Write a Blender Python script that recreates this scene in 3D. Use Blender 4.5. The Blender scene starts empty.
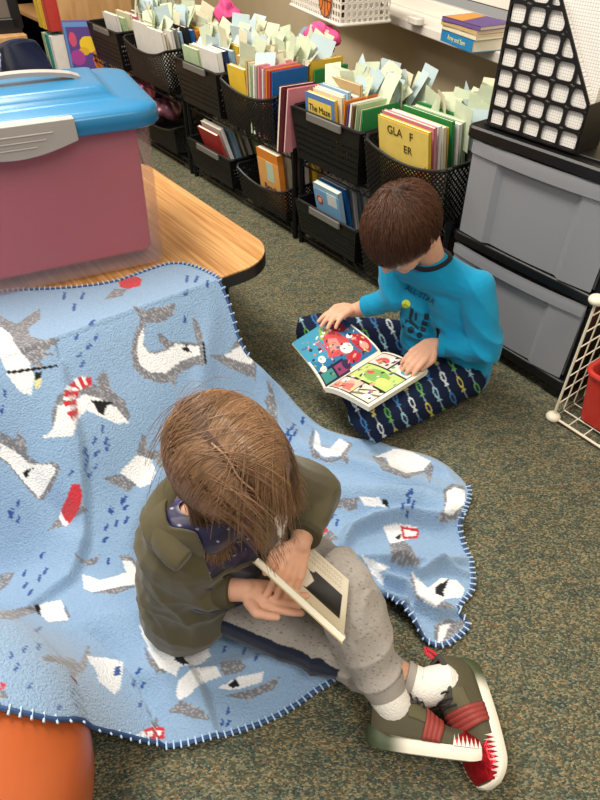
import bpy, bmesh, math, random
import numpy as np
from mathutils import Vector, Matrix, Euler
random.seed(7); RNG = np.random.default_rng(7)
C = bpy.context.scene.collection
PI = math.pi
# ---------------------------------------------------------------- camera numbers (room frame: x along the rack, y into the wall)
FPX = 610.0; TH = math.radians(41.5); HC = 1.1
st, ct = math.sin(TH), math.cos(TH)
CR, SR = 0.596, -0.803
def cam2room(X, Y): return (X*CR + Y*SR, -X*SR + Y*CR)
def J(px, py, h):
    """point of the room at height h seen at that place of the photograph"""
    a = (px-300)/FPX; b = (400-py)/FPX
    d = (a, ct+b*st, -st+b*ct); t = (h-HC)/d[2]
    x, y = cam2room(d[0]*t, d[1]*t)
    return Vector((x, y, h))
def proj(P):
    """room points (n,3) -> image coordinates"""
    P = np.asarray(P, float)
    X = P[:,0]*CR - P[:,1]*SR; Y = P[:,0]*SR + P[:,1]*CR; Z = P[:,2]-HC
    zc = Y*ct - Z*st; yc = Y*st + Z*ct
    return np.stack([300+FPX*X/zc, 400-FPX*yc/zc], 1)
# ---------------------------------------------------------------- materials
def srgb(c):
    if isinstance(c, str):
        c = c.lstrip('#'); c = tuple(int(c[i:i+2], 16)/255 for i in (0, 2, 4))
    return tuple(v/12.92 if v <= .04045 else ((v+.055)/1.055)**2.4 for v in c)
MATS = {}
def mat(name, col='#808080', rough=.6, metal=0, bump=0, bscale=200, vary=0, vscale=8, spec=.5, attr=None, sheen=0, alpha=1, coat=0, emit=0, wave=False):
    if name in MATS: return MATS[name]
    m = bpy.data.materials.new(name); m.use_nodes = True
    n = m.node_tree.nodes; l = m.node_tree.links; b = n['Principled BSDF']
    c = srgb(col)
    b.inputs['Base Color'].default_value = (*c, 1)
    b.inputs['Roughness'].default_value = rough; b.inputs['Metallic'].default_value = metal
    b.inputs['Specular IOR Level'].default_value = spec
    b.inputs['Sheen Weight'].default_value = sheen; b.inputs['Sheen Roughness'].default_value = .5
    b.inputs['Coat Weight'].default_value = coat
    b.inputs['Alpha'].default_value = alpha
    tc = n.new('ShaderNodeTexCoord')
    src = None
    if attr:
        a = n.new('ShaderNodeAttribute'); a.attribute_name = attr; src = a.outputs['Color']
    if vary:
        t = n.new('ShaderNodeTexNoise'); t.inputs['Scale'].default_value = vscale; t.inputs['Detail'].default_value = 4
        l.new(tc.outputs['Object'], t.inputs['Vector'])
        mp = n.new('ShaderNodeMapRange'); mp.inputs['From Min'].default_value = .3; mp.inputs['From Max'].default_value = .7
        mp.inputs['To Min'].default_value = 1-vary; mp.inputs['To Max'].default_value = 1+vary
        l.new(t.outputs['Fac'], mp.inputs['Value'])
        mx = n.new('ShaderNodeMix'); mx.data_type = 'RGBA'; mx.blend_type = 'MULTIPLY'; mx.inputs[0].default_value = 1
        if src: l.new(src, mx.inputs[6])
        else: mx.inputs[6].default_value = (*c, 1)
        l.new(mp.outputs['Result'], mx.inputs[7]); src = mx.outputs[2]
    if src: l.new(src, b.inputs['Base Color'])
    if bump:
        t = n.new('ShaderNodeTexNoise'); t.inputs['Scale'].default_value = bscale; t.inputs['Detail'].default_value = 3
        l.new(tc.outputs['Object'], t.inputs['Vector'])
        bp = n.new('ShaderNodeBump'); bp.inputs['Strength'].default_value = bump; bp.inputs['Distance'].default_value = .004
        l.new(t.outputs['Fac'], bp.inputs['Height']); l.new(bp.outputs['Normal'], b.inputs['Normal'])
    if emit:
        b.inputs['Emission Color'].default_value = (*c, 1); b.inputs['Emission Strength'].default_value = emit
    MATS[name] = m; return m
def colmat(hexc, rough=.5):
    return mat('paint_'+hexc.strip('#'), hexc, rough, vary=.05, vscale=30)
# ---------------------------------------------------------------- mesh builders
class MB:
    def __init__(s): s.v = []; s.f = []; s.m = []
    def add(s, vs, fs, mi=0):
        k = len(s.v); s.v += [tuple(v) for v in vs]; s.f += [tuple(i+k for i in f) for f in fs]; s.m += [mi]*len(fs); return s
    def box(s, c, d, rot=None, mi=0):
        x, y, z = (q/2 for q in d)
        vs = [Vector((a*x, b*y, e*z)) for a in (-1, 1) for b in (-1, 1) for e in (-1, 1)]
        if rot is not None: vs = [rot @ v for v in vs]
        c = Vector(c)
        return s.add([v+c for v in vs], [(0,1,3,2),(4,6,7,5),(0,4,5,1),(2,3,7,6),(0,2,6,4),(1,5,7,3)], mi)
    def rbox(s, c, d, r=.01, n=4, taper=0, mi=0, rot=None):
        """box with rounded vertical edges and small chamfers; taper narrows the bottom"""
        x, y, z = (q/2 for q in d); r = min(r, x*.99, y*.99); ch = min(.25*r, z*.3)
        rings = []
        for zz, ins in ((-z, ch), (-z+ch, 0), (z-ch, 0), (z, ch)):
            k = 1 - taper*(z-zz)/(2*z)
            ring = []
            for q, (sx, sy) in enumerate(((1,1),(-1,1),(-1,-1),(1,-1))):
                for i in range(n+1):
                    a = PI/2*q + PI/2*i/n
                    rr = max(r-ins, .0005)
                    ring.append(Vector(((sx*(x-r) + rr*math.cos(a))*k, (sy*(y-r) + rr*math.sin(a))*k, zz)))
            rings.append(ring)
        vs = [v for ring in rings for v in ring]; N = len(rings[0])
        fs = [tuple(range(N-1, -1, -1)), tuple(range(3*N, 4*N))]
        for j in range(3):
            for i in range(N): fs.append((j*N+i, j*N+(i+1) % N, (j+1)*N+(i+1) % N, (j+1)*N+i))
        if rot is not None: vs = [rot @ v for v in vs]
        c = Vector(c); return s.add([v+c for v in vs], fs, mi)
    def tube(s, pts, r, n=8, mi=0, closed=False):
        pts = [Vector(p) for p in pts]; N = len(pts)
        rs = r if isinstance(r, (list, tuple)) else [r]*N
        vs = []; up = Vector((0, 0, 1)); prev = None
        for i, p in enumerate(pts):
            if closed: t = pts[(i+1) % N]-pts[i-1]
            else: t = pts[min(i+1, N-1)]-pts[max(i-1, 0)]
            t = t.normalized() if t.length > 1e-9 else up
            if prev is None:
                a = t.cross(up) if abs(t.dot(up)) < .95 else t.cross(Vector((1, 0, 0)))
            else: a = prev - t*prev.dot(t)
            a.normalize(); prev = a; b = t.cross(a)
            for k in range(n):
                w = 2*PI*k/n; vs.append(p+(a*math.cos(w)+b*math.sin(w))*rs[i])
        fs = []
        for i in range(N if closed else N-1):
            j = (i+1) % N
            for k in range(n): fs.append((i*n+k, i*n+(k+1) % n, j*n+(k+1) % n, j*n+k))
        if not closed: fs += [tuple(range(n-1, -1, -1)), tuple(range((N-1)*n, N*n))]
        return s.add(vs, fs, mi)
    def bar(s, a, b, w, t, nrm, mi=0):
        """flat bar from a to b: w wide in the surface, t thick along nrm"""
        a = Vector(a); b = Vector(b); d = (b-a); 
        if d.length < 1e-5: return s
        d.normalize(); nrm = Vector(nrm).normalized(); q = d.cross(nrm).normalized()*w/2; e = nrm*t/2
        vs = [a-q-e, a+q-e, a+q+e, a-q+e, b-q-e, b+q-e, b+q+e, b-q+e]
        return s.add(vs, [(0,1,2,3),(7,6,5,4),(0,4,5,1),(1,5,6,2),(2,6,7,3),(3,7,4,0)], mi)
    def ball(s, c, r, nu=20, nv=12, mi=0, rot=None, fn=None):
        r = r if isinstance(r, (tuple, list)) else (r, r, r); c = Vector(c)
        vs = []; fs = []
        for j in range(nv+1):
            ph = PI*j/nv
            for i in range(nu):
                a = 2*PI*i/nu; v = Vector((r[0]*math.sin(ph)*math.cos(a), r[1]*math.sin(ph)*math.sin(a), r[2]*math.cos(ph)))
                if fn: v = fn(v)
                vs.append((rot @ v if rot is not None else v)+c)
        for j in range(nv):
            for i in range(nu): fs.append((j*nu+i, (j+1)*nu+i, (j+1)*nu+(i+1) % nu, j*nu+(i+1) % nu))
        return s.add(vs, fs, mi)
    def cone(s, a, ra, b, rb, n=16):
        """closed round cone (tapered capsule)"""
        a = Vector(a); b = Vector(b); t = b-a; L = t.length; t = t/L if L > 1e-6 else Vector((0,0,1))
        pts = []; rs = []
        for k in range(5):
            w = PI/2*(k/5); pts.append(a-t*ra*math.cos(w)); rs.append(max(ra*math.sin(w), ra*.03))
        for k in range(7): pts.append(a+t*L*k/6); rs.append(ra+(rb-ra)*k/6)
        for k in range(1, 6):
            w = PI/2*(k/5); pts.append(b+t*rb*math.sin(w)); rs.append(max(rb*math.cos(w), rb*.03))
        return s.tube(pts, rs, n)
    def build(s, name, mats, parent=None, smooth=False, bevel=0, angle=.7):
        me = bpy.data.meshes.new(name); me.from_pydata(s.v, [], s.f); me.validate()
        for m in (mats if isinstance(mats, (list, tuple)) else [mats]): me.materials.append(m)
        if len(me.polygons) == len(s.m): me.polygons.foreach_set('material_index', s.m)
        bm = bmesh.new(); bm.from_mesh(me); bmesh.ops.recalc_face_normals(bm, faces=bm.faces); bm.to_mesh(me); bm.free()
        if smooth:
            me.shade_smooth()
            if angle: me.set_sharp_from_angle(angle=angle)
        me.update()
        o = bpy.data.objects.new(name, me); C.objects.link(o); o.parent = parent
        if bevel:
            md = o.modifiers.new('bevel', 'BEVEL'); md.width = bevel; md.segments = 2; md.limit_method = 'ANGLE'
        return o
def tag(o, label=None, cat=None, group=None, kind=None):
    if label: o['label'] = label
    if cat: o['category'] = cat
    if group: o['group'] = group
    if kind: o['kind'] = kind
    return o
def thing(name, label, cat, loc=(0,0,0), rz=0, group=None, rot=None):
    o = bpy.data.objects.new(name, None); C.objects.link(o); o.location = loc
    o.empty_display_size = .05
    o.rotation_euler = rot if rot is not None else (0, 0, rz)
    return tag(o, label, cat, group)
def struct(o): o['kind'] = 'structure'; return o
def copy_tree(o, parent=None):
    c = o.copy(); C.objects.link(c); c.parent = parent
    for ch in list(o.children): copy_tree(ch, c)
    return c
def text(name, body, size, m, parent, loc, rot, align='CENTER', extrude=.0004, sx=1, shear=0):
    cu = bpy.data.curves.new(name, 'FONT'); cu.body = body; cu.size = size; cu.extrude = extrude; cu.align_x = align; cu.align_y = 'CENTER'; cu.shear = shear
    t = bpy.data.objects.new(name+'_tmp', cu); me = bpy.data.meshes.new_from_object(t)
    bpy.data.objects.remove(t); me.materials.clear(); me.materials.append(m)
    o = bpy.data.objects.new(name, me); C.objects.link(o); o.parent = parent
    o.location = loc; o.rotation_euler = rot; o.scale = (sx, 1, 1); return o
def inpoly(P, poly):
    x, y = P[:,0], P[:,1]; r = np.zeros(len(P), bool); n = len(poly); j = n-1
    for i in range(n):
        xi, yi = poly[i]; xj, yj = poly[j]
        if yi != yj:
            r ^= ((yi > y) != (yj > y)) & (x < (xj-xi)*(y-yi)/(yj-yi)+xi)
        j = i
    return r
def sstep(a, b, x):
    t = np.clip((x-a)/(b-a), 0, 1); return t*t*(3-2*t)
def set_colors(me, cols, name='Col'):
    a = me.color_attributes.new(name, 'FLOAT_COLOR', 'POINT')
    d = np.ones((len(cols), 4), np.float32); d[:, :3] = cols; a.data.foreach_set('color', d.ravel())
def vnoise(P, scale, seed=0):
    """cheap smooth noise from sines, about -1..1"""
    r = np.random.default_rng(seed); o = np.zeros(len(P))
    for k in range(6):
        w = r.normal(size=P.shape[1])*scale; o += np.sin(P@w + r.uniform(0, 6.28))
    return o/3
def grid_obj(name, Pn, nu, nv, m, parent=None, cols=None, solid=0, smooth=True, mask=None):
    """mesh from a (nu*nv,3) grid of points, u running fastest"""
    idx = np.arange(nu*nv).reshape(nv, nu)
    q = np.stack([idx[:-1,:-1], idx[:-1,1:], idx[1:,1:], idx[1:,:-1]], -1).reshape(-1, 4)
    if mask is not None:
        q = q[mask[q].all(1)]
        used = np.unique(q); re = -np.ones(nu*nv, int); re[used] = np.arange(len(used)); q = re[q]; Pn = Pn[used]
        if cols is not None: cols = cols[used]
    me = bpy.data.meshes.new(name); me.from_pydata(Pn.tolist(), [], q.tolist()); me.update()
    me.materials.append(m)
    if cols is not None: set_colors(me, cols)
    if smooth: me.shade_smooth()
    o = bpy.data.objects.new(name, me); C.objects.link(o); o.parent = parent
    if solid:
        md = o.modifiers.new('solid', 'SOLIDIFY'); md.thickness = solid; md.offset = -1 if solid > 0 else 1
    return o
# ---------------------------------------------------------------- camera, light, render view
cam = bpy.data.cameras.new('camera'); co = bpy.data.objects.new('camera', cam); C.objects.link(co)
cam.sensor_fit = 'HORIZONTAL'; cam.sensor_width = 36; cam.lens = FPX/600*36; cam.clip_start = .02
co.location = (0, 0, HC); co.rotation_euler = (PI/2-TH, 0, math.atan2(.803, .596))
sc = bpy.context.scene; sc.camera = co
sc.view_settings.view_transform = 'Standard'; sc.view_settings.look = 'None'; sc.view_settings.exposure = 0; sc.view_settings.gamma = 1
w = bpy.data.worlds.new('world'); sc.world = w; w.use_nodes = True
w.node_tree.nodes['Background'].inputs[0].default_value = (1, .93, .84, 1); w.node_tree.nodes['Background'].inputs[1].default_value = .42
def area(loc, sx, sy, power, col=(1, .93, .82), tgt=None):
    l = bpy.data.lights.new('ceiling_lamp', 'AREA'); l.shape = 'RECTANGLE'; l.size = sx; l.size_y = sy; l.energy = power; l.color = col
    o = bpy.data.objects.new('ceiling_lamp', l); C.objects.link(o); o.location = loc
    if tgt is not None: o.rotation_euler = (Vector(tgt)-Vector(loc)).to_track_quat('-Z', 'Y').to_euler()
    return o
area((-1.55, .1, 2.6), 1.2, .6, 70)
area((-3.2, .6, 2.6), 1.2, .6, 48)
area((.9, .3, 2.6), 1.2, .6, 36)
area((-.6, -1.6, 2.6), 1.2, .6, 28)
# ---------------------------------------------------------------- setting
def carpet_mat():
    m = bpy.data.materials.new('carpet'); m.use_nodes = True; n = m.node_tree.nodes; l = m.node_tree.links; b = n['Principled BSDF']
    tc = n.new('ShaderNodeTexCoord'); mp = n.new('ShaderNodeMapping'); l.new(tc.outputs['Object'], mp.inputs['Vector'])
    mp.vector_type = 'TEXTURE'; mp.inputs['Rotation'].default_value = (0, 0, .93); mp.inputs['Scale'].default_value = (1.7, 1, 1)
    v = n.new('ShaderNodeTexVoronoi'); v.inputs['Scale'].default_value = 400; l.new(mp.outputs[0], v.inputs['Vector'])
    sep = n.new('ShaderNodeSeparateColor'); l.new(v.outputs['Color'], sep.inputs[0])
    r = n.new('ShaderNodeValToRGB'); r.color_ramp.interpolation = 'CONSTANT'
    e = r.color_ramp.elements; e[0].position = 0; e[0].color = (*srgb('#555647'), 1); e[1].position = .22; e[1].color = (*srgb('#46554d'), 1)
    for p, c in ((.36, '#7c765f'), (.54, '#675d48'), (.68, '#8d8468'), (.80, '#434a46'), (.90, '#6b7462'), (.97, '#75624c')):
        q = e.new(p); q.color = (*srgb(c), 1)
    l.new(sep.outputs[0], r.inputs[0])
    t = n.new('ShaderNodeTexNoise'); t.inputs['Scale'].default_value = 5; l.new(tc.outputs['Object'], t.inputs['Vector'])
    mr = n.new('ShaderNodeMapRange'); mr.inputs['To Min'].default_value = .92; mr.inputs['To Max'].default_value = 1.22; l.new(t.outputs[0], mr.inputs['Value'])
    mx = n.new('ShaderNodeMix'); mx.data_type = 'RGBA'; mx.blend_type = 'MULTIPLY'; mx.inputs[0].default_value = 1
    l.new(r.outputs[0], mx.inputs[6]); l.new(mr.outputs[0], mx.inputs[7])
    mp2 = n.new('ShaderNodeMapping'); mp2.vector_type = 'TEXTURE'; mp2.inputs['Rotation'].default_value = (0, 0, .93); mp2.inputs['Scale'].default_value = (2.0, 1, 1); l.new(tc.outputs['Object'], mp2.inputs[0])
    t2 = n.new('ShaderNodeTexNoise'); t2.inputs['Scale'].default_value = 42; t2.inputs['Detail'].default_value = 2; l.new(mp2.outputs[0], t2.inputs['Vector'])
    r2 = n.new('ShaderNodeValToRGB'); e2 = r2.color_ramp.elements; e2[0].position = .34; e2[0].color = (.62, .76, .84, 1); e2[1].position = .66; e2[1].color = (1.28, 1.14, .98, 1)
    q = e2.new(.5); q.color = (1.1, 1.1, 1.07, 1); l.new(t2.outputs['Fac'], r2.inputs[0])
    m2 = n.new('ShaderNodeMix'); m2.data_type = 'RGBA'; m2.blend_type = 'MULTIPLY'; m2.inputs[0].default_value = .6; l.new(mx.outputs[2], m2.inputs[6]); l.new(r2.outputs[0], m2.inputs[7])
    l.new(m2.outputs[2], b.inputs['Base Color'])
    bp = n.new('ShaderNodeBump'); bp.inputs['Strength'].default_value = .9; bp.inputs['Distance'].default_value = .004; bp.invert = True
    l.new(v.outputs['Distance'], bp.inputs['Height']); l.new(bp.outputs[0], b.inputs['Normal'])
    b.inputs['Roughness'].default_value = .95; b.inputs['Specular IOR Level'].default_value = .1
    return m
def wood_mat(name, a, b_, scale=6, rot=0, rough=.35):
    m = bpy.data.materials.new(name); m.use_nodes = True; n = m.node_tree.nodes; l = m.node_tree.links; b = n['Principled BSDF']
    tc = n.new('ShaderNodeTexCoord'); mp = n.new('ShaderNodeMapping'); l.new(tc.outputs['Object'], mp.inputs['Vector'])
    mp.inputs['Rotation'].default_value = (0, 0, rot); mp.inputs['Scale'].default_value = (1.2, scale*5, scale)
    t = n.new('ShaderNodeTexNoise'); t.inputs['Scale'].default_value = 3; t.inputs['Detail'].default_value = 6; t.inputs['Distortion'].default_value = .3
    l.new(mp.outputs[0], t.inputs['Vector'])
    r = n.new('ShaderNodeValToRGB'); e = r.color_ramp.elements
    e[0].position = .35; e[0].color = (*srgb(a), 1); e[1].position = .62; e[1].color = (*srgb(b_), 1)
    l.new(t.outputs[0], r.inputs[0]); l.new(r.outputs[0], b.inputs['Base Color']); b.inputs['Roughness'].default_value = rough
    return m
M = dict(
 carpet=carpet_mat(), wall=mat('wall_paint', '#d6c4a2', .85, bump=.1, bscale=300, vary=.03),
 white=mat('white_paint', '#e6e0d6', .45), black=mat('black_plastic', '#0c0c0e', .42, bump=.05, bscale=400),
 blacks=mat('black_satin_edge', '#0b0b0c', .4), grey=mat('grey_plastic', '#6f6c68', .45), lgrey=mat('light_grey_plastic', '#a9a19c', .4),
 wire=mat('black_wire', '#16161a', .3, .4), paper=mat('page_paper', '#e9e2cf', .85, bump=.3, bscale=600), 
 card=mat('pale_green_card', '#cdd7bb', .85, vary=.04, vscale=40), cardb=mat('pale_blue_card', '#bccfd4', .85), cardc=mat('cream_card', '#dcd6ba', .85),
 ink=mat('dark_ink', '#1b1b22', .6), wood=wood_mat('table_wood', '#a87440', '#d0a069', 9, PI/2+.0, .3), birch=wood_mat('birch_panel', '#c0925e', '#cfa471', 2, 0, .45))
def plane_box(name, c, d, m, rz=0):
    o = MB().box((0,0,0), d).build(name, m); o.location = c; o.rotation_euler = (0, 0, rz); return struct(o)
plane_box('floor', (-1.2, .4, -.03), (8, 6, .06), M['carpet'])
# wall runs slightly askew to the racks
WA = math.atan2(1.973-1.784, -2.166+1.393)  # direction of the sill line, towards the far left
wd = Vector((math.cos(WA), math.sin(WA), 0)); wn = Vector((wd.y, -wd.x, 0))
if wn.y > 0: wn = -wn                        # wn points into the room
WO = Vector((-1.393, 1.784, 0)) - wn*.17     # a point on the wall, behind the sill's front edge
def WP(s, out, z): p = WO + wd*s + wn*out; return Vector((p.x, p.y, z))
wrz = math.atan2(wd.y, wd.x)+PI              # local +x runs along the wall towards the right, local -y into the room
def wallbox(name, s0, s1, z0, z1, out, th, m):
    p = WP((s0+s1)/2, out-th/2, (z0+z1)/2); return plane_box(name, p, (abs(s1-s0), th, z1-z0), m, wrz)
wallbox('wall_back', -3.2, 3.4, 0, .66, 0, .1, M['wall'])
wallbox('wall_back', -3.2, -.02-.9+.9, 2.0, 2.7, 0, .1, M['wall'])
wallbox('wall_back', -3.2, -.14, .66, 2.0, 0, .1, M['wall'])
wallbox('wall_back', 1.62, 3.4, .66, 2.0, 0, .1, M['wall'])
wallbox('wall_back', -.02, 3.4, 2.0, 2.7, 0, .1, M['wall'])
wallbox('baseboard_back', -3.2, 3.4, 0, .1, .012, .012, mat('baseboard_rubber', '#4a4038', .6))
plane_box('wall_left', (-4.75, .4, 1.35), (.1, 6, 2.7), M['wall'])
# window: sill, tracks, frame, blind slats, glass
wf = MB()
def wl(mb, s0, s1, z0, z1, out, th, mi=0):
    rot = Matrix.Rotation(wrz, 3, 'Z'); mb.box(WP((s0+s1)/2, out-th/2, (z0+z1)/2), (abs(s1-s0), th, z1-z0), rot, mi)
t = tag(bpy.data.objects.new('window_1', None), kind='structure'); C.objects.link(t)
wl(wf, -.14, 1.62, .62, .652, .17, .21); o = wf.build('window_sill', M['white'], t, bevel=.004)
wf = MB()
wl(wf, -.14, 1.62, .652, .70, .05, .025); wl(wf, -.14, 1.62, .73, .775, .03, .025); wl(wf, -.14, 1.62, .652, .66, .02, .09)
wl(wf, -.14, -.10, .62, 1.98, .01, .10); wl(wf, 1.58, 1.62, .62, 1.98, .01, .10); wl(wf, .70, .73, .70, 1.98, -.02, .04); wl(wf, -.14, 1.62, 1.95, 2.0, .01, .1)
wf.build('window_frame', M['white'], t, bevel=.003)
wf = MB()
for k in range(26): 
    rot = Matrix.Rotation(wrz, 3, 'Z') @ Matrix.Rotation(.5, 3, 'X'); wf.box(WP(.74, .0, .80+k*.045), (1.66, .04, .002), rot)
wf.build('blind', mat('blind_slat', '#d9d3c6', .5), t)
wf = MB(); wl(wf, -.1, 1.58, .70, 1.96, -.088, .004); wf.build('pane', mat('window_glass', '#2a2f38', .08), t)
# ---------------------------------------------------------------- table
def rrect(x0, x1, y0, y1, r, n=10):
    pts = []
    for q, (cx, cy) in enumerate(((x1-r, y1-r), (x0+r, y1-r), (x0+r, y0+r), (x1-r, y0+r))):
        for i in range(n+1):
            a = PI/2*q + PI/2*i/n; pts.append((cx+r*math.cos(a), cy+r*math.sin(a)))
    return pts
def prism(mb, poly, z0, z1, mi=0):
    n = len(poly); vs = [(x, y, z0) for x, y in poly]+[(x, y, z1) for x, y in poly]
    fs = [tuple(range(n-1, -1, -1)), tuple(range(n, 2*n))]+[(i, (i+1) % n, n+(i+1) % n, n+i) for i in range(n)]
    return mb.add(vs, fs, mi)
TX, TY, TZ = -1.15, .80, .35
t = thing('low_table', 'low wooden table with rounded corners and black edge, its front under the shark blanket', 'table', (-1.575, .1, 0))
loc = lambda pl: [(x+1.575, y-.1) for x, y in pl]
mb = MB(); prism(mb, loc(rrect(-2.0, TX, -.6, TY, .12)), TZ-.004, TZ); mb.build('tabletop', M['wood'], t)
mb = MB(); prism(mb, loc(rrect(-2.002, TX+.002, -.602, TY+.002, .122)), TZ-.034, TZ-.0042); mb.build('edge_band', M['blacks'], t)
for x in (-1.88, -1.27):
    for y in (-.48, .68):
        mb = MB(); mb.tube([(x+1.575, y-.1, 0), (x+1.575, y-.1, TZ-.034)], .02, 12); mb.build('leg', M['blacks'], t, smooth=True)
# ---------------------------------------------------------------- storage tote on the table
lidp = mat('blue_lid_plastic', '#2476a6', .28, spec=.5)
BA = math.atan2(.534-.161, -1.288+1.363)-PI/2    # yaw of the tote
rot = Matrix.Rotation(BA, 3, 'Z')
BL, BD, BH = .60, .33, .355
corner = Vector((-1.280, .560, 0)); ctr = corner + rot @ Vector((-BD/2, -BL/2, 0)); ctr.z = TZ+.009
t = thing('storage_tote', 'clear plastic storage tote with blue lid, grey latches and pink cloth inside', 'storage box', ctr, BA)
def shell(mb, w, d, h, r, th, taper):
    n = 6; 
    def ring(k, z, inset):
        out = []
        for q, (sx, sy) in enumerate(((1,1),(-1,1),(-1,-1),(1,-1))):
            for i in range(n+1):
                a = PI/2*q+PI/2*i/n; rr = max(r-inset, .002)
                out.append((((w/2-r)*sx+rr*math.cos(a))*k, ((d/2-r)*sy+rr*math.sin(a))*k, z))
        return out
    kb = 1-taper; R = [ring(kb, 0, 0), ring(1, h, 0), ring(1, h, th), ring(kb, th, th)]
    N = len(R[0]); vs = [v for a in R for v in a]; fs = []
    for j in range(3):
        for i in range(N): fs.append((j*N+i, j*N+(i+1) % N, (j+1)*N+(i+1) % N, (j+1)*N+i))
    fs += [tuple(range(N-1, -1, -1)), tuple(range(3*N, 4*N))]
    return mb.add(vs, fs)
def frosted(name, col, fac, rough=.35):
    m = bpy.data.materials.new(name); m.use_nodes = True; n = m.node_tree.nodes; l = m.node_tree.links; b = n['Principled BSDF']
    b.inputs['Base Color'].default_value = (*srgb(col), 1); b.inputs['Roughness'].default_value = rough
    tr = n.new('ShaderNodeBsdfTransparent'); mx = n.new('ShaderNodeMixShader'); mx.inputs[0].default_value = fac
    l.new(tr.outputs[0], mx.inputs[1]); l.new(b.outputs[0], mx.inputs[2]); l.new(mx.outputs[0], n['Material Output'].inputs[0]); return m
mb = MB(); shell(mb, BD, BL, BH, .035, .003, .05); mb.build('tub', frosted('frosted_clear', '#cbb0b4', .16), t, smooth=True)
mb = MB(); mb.rbox((0, 0, BH-.022), (BD+.012, BL+.012, .02), .04); mb.build('tub_rim', frosted('frosted_rim', '#e2d6d4', .55), t, smooth=True)
# lid : stepped, domed
mb = MB()
def lidring(w, d, r, z, n=7):
    return [(x, y, z) for x, y in rrect(-w/2, w/2, -d/2, d/2, r, n)]
prof = [(.018, -.034), (.022, -.03), (.022, -.004), (.016, .004), (.0, .008), (-.045, .010), (-.058, .012), (-.066, .020), (-.072, .029), (-.082, .032), (-.20, .034)]
rings = []
for e, z in prof:
    k = max(.04+e, .012); rings.append(lidring(BD+2*e if BD+2*e > .02 else .02, BL+2*e, k if k < .06 else .06, BH+z))
N = len(rings[0]); vs = [v for a in rings for v in a]; fs = []
rings = rings[:-1]; vs = [v for a in rings for v in a]
for j in range(len(rings)-1):
    for i in range(N): fs.append((j*N+i, j*N+(i+1) % N, (j+1)*N+(i+1) % N, (j+1)*N+i))
fs.append(tuple(range((len(rings)-1)*N, len(rings)*N))); fs.append(tuple(range(N-1, -1, -1)))
mb.add(vs, fs); lid = mb.build('lid', lidp, t, smooth=True, angle=.9)
mb = MB(); HY = -BL/2+.30
pts = [(0, y, BH+.032+.018*math.sin(PI*(k/16))**.6) for k, y in enumerate(np.linspace(-.07, .19, 17))]
for k in range(16): mb.bar(pts[k], pts[k+1], .028, .008, (0, -(pts[k+1][2]-pts[k][2]), pts[k+1][1]-pts[k][1]))
h = mb.build('handle', M['lgrey'], lid, smooth=True)
for sx in (1, -1):
    mb = MB(); prof2 = []
    L = .24; nn = 20
    top = [(-L/2+L*i/nn, 0) for i in range(nn+1)]; bot = [(-L/2+L*i/nn, -.036-.022*math.sin(PI*i/nn)) for i in range(nn+1)]
    vs = []; 
    for yy, zz in [(a_+.02, b_) for a_, b_ in top+bot]:
        vs += [(sx*(BD/2+.023), yy, BH+zz), (sx*(BD/2+.031), yy, BH+zz)]
    fs = []
    for i in range(nn):
        a, b_ = 2*i, 2*(nn+1)+2*i
        fs += [(a+1, a+3, b_+3, b_+1), (a, b_, b_+2, a+2), (a, a+2, a+3, a+1), (b_, b_+1, b_+3, b_+2)]
    fs += [(0, 1, 2*(nn+1)+1, 2*(nn+1)), (2*nn, 2*(nn+1)+2*nn, 2*(nn+1)+2*nn+1, 2*nn+1)]
    mb.add(vs, fs)
    for k, (z, hw) in enumerate(((-.014, .075), (-.026, .06), (-.038, .04))): mb.box((sx*(BD/2+.0315), .02, BH+z), (.003, 2*hw, .003))
    mb.box((sx*(BD/2+.018), .02, BH+.002), (.026, L, .008))
    o = mb.build('latch', M['lgrey'], t, bevel=.0015)
pk = mat('pink_cloth', '#bb2c50', .85, bump=.4, bscale=30, vary=.05, vscale=5)
mb = MB(); mb.rbox((0, 0, .172), (BD-.045, BL-.05, .31), .03, taper=.045); o = mb.build('folded_cloth', pk, None, smooth=True); o.location = ctr; o.location.z += .006; o.rotation_euler = (0, 0, BA)
tag(o, 'folded bright pink cloth filling the blue lidded tote', 'cloth')
# ---------------------------------------------------------------- drawer unit
dx0, dx1, dy0, dy1, dh = -1.02, -.575, 1.295, 1.64, .61
t = thing('drawer_unit', 'black framed plastic drawer unit with two frosted drawers beside the boy', 'drawers', ((dx0+dx1)/2, (dy0+dy1)/2, 0))
W_, D_ = dx1-dx0, dy1-dy0
mb = MB()
for z, hh in ((.055, .03), (.315, .03)): mb.rbox((0, 0, z), (W_+.012, D_+.01, hh), .02)
mb.box((-W_/2+.008, .0, .30), (.012, D_-.02, .52)); mb.box((W_/2-.008, .0, .30), (.012, D_-.02, .52)); mb.box((0, D_/2-.01, .30), (W_-.02, .012, .52))
mb.build('frame', M['black'], t, smooth=True, bevel=.002)
mb = MB(); mb.rbox((0, -.004, dh-.016), (W_+.024, D_+.02, .03), .022); mb.rbox((0, 0, dh+.002), (W_-.02, D_-.03, .006), .02); mb.build('top', M['black'], t, smooth=True)
for sx in (-1, 1):
    for sy in (-1, 1):
        mb = MB(); mb.rbox((sx*(W_/2-.035), sy*(D_/2-.035), .02), (.06, .05, .04), .015); mb.build('foot', M['black'], t, smooth=True)
fr = frosted('frosted_drawer', '#9b9ca2', .72, .3)
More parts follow.
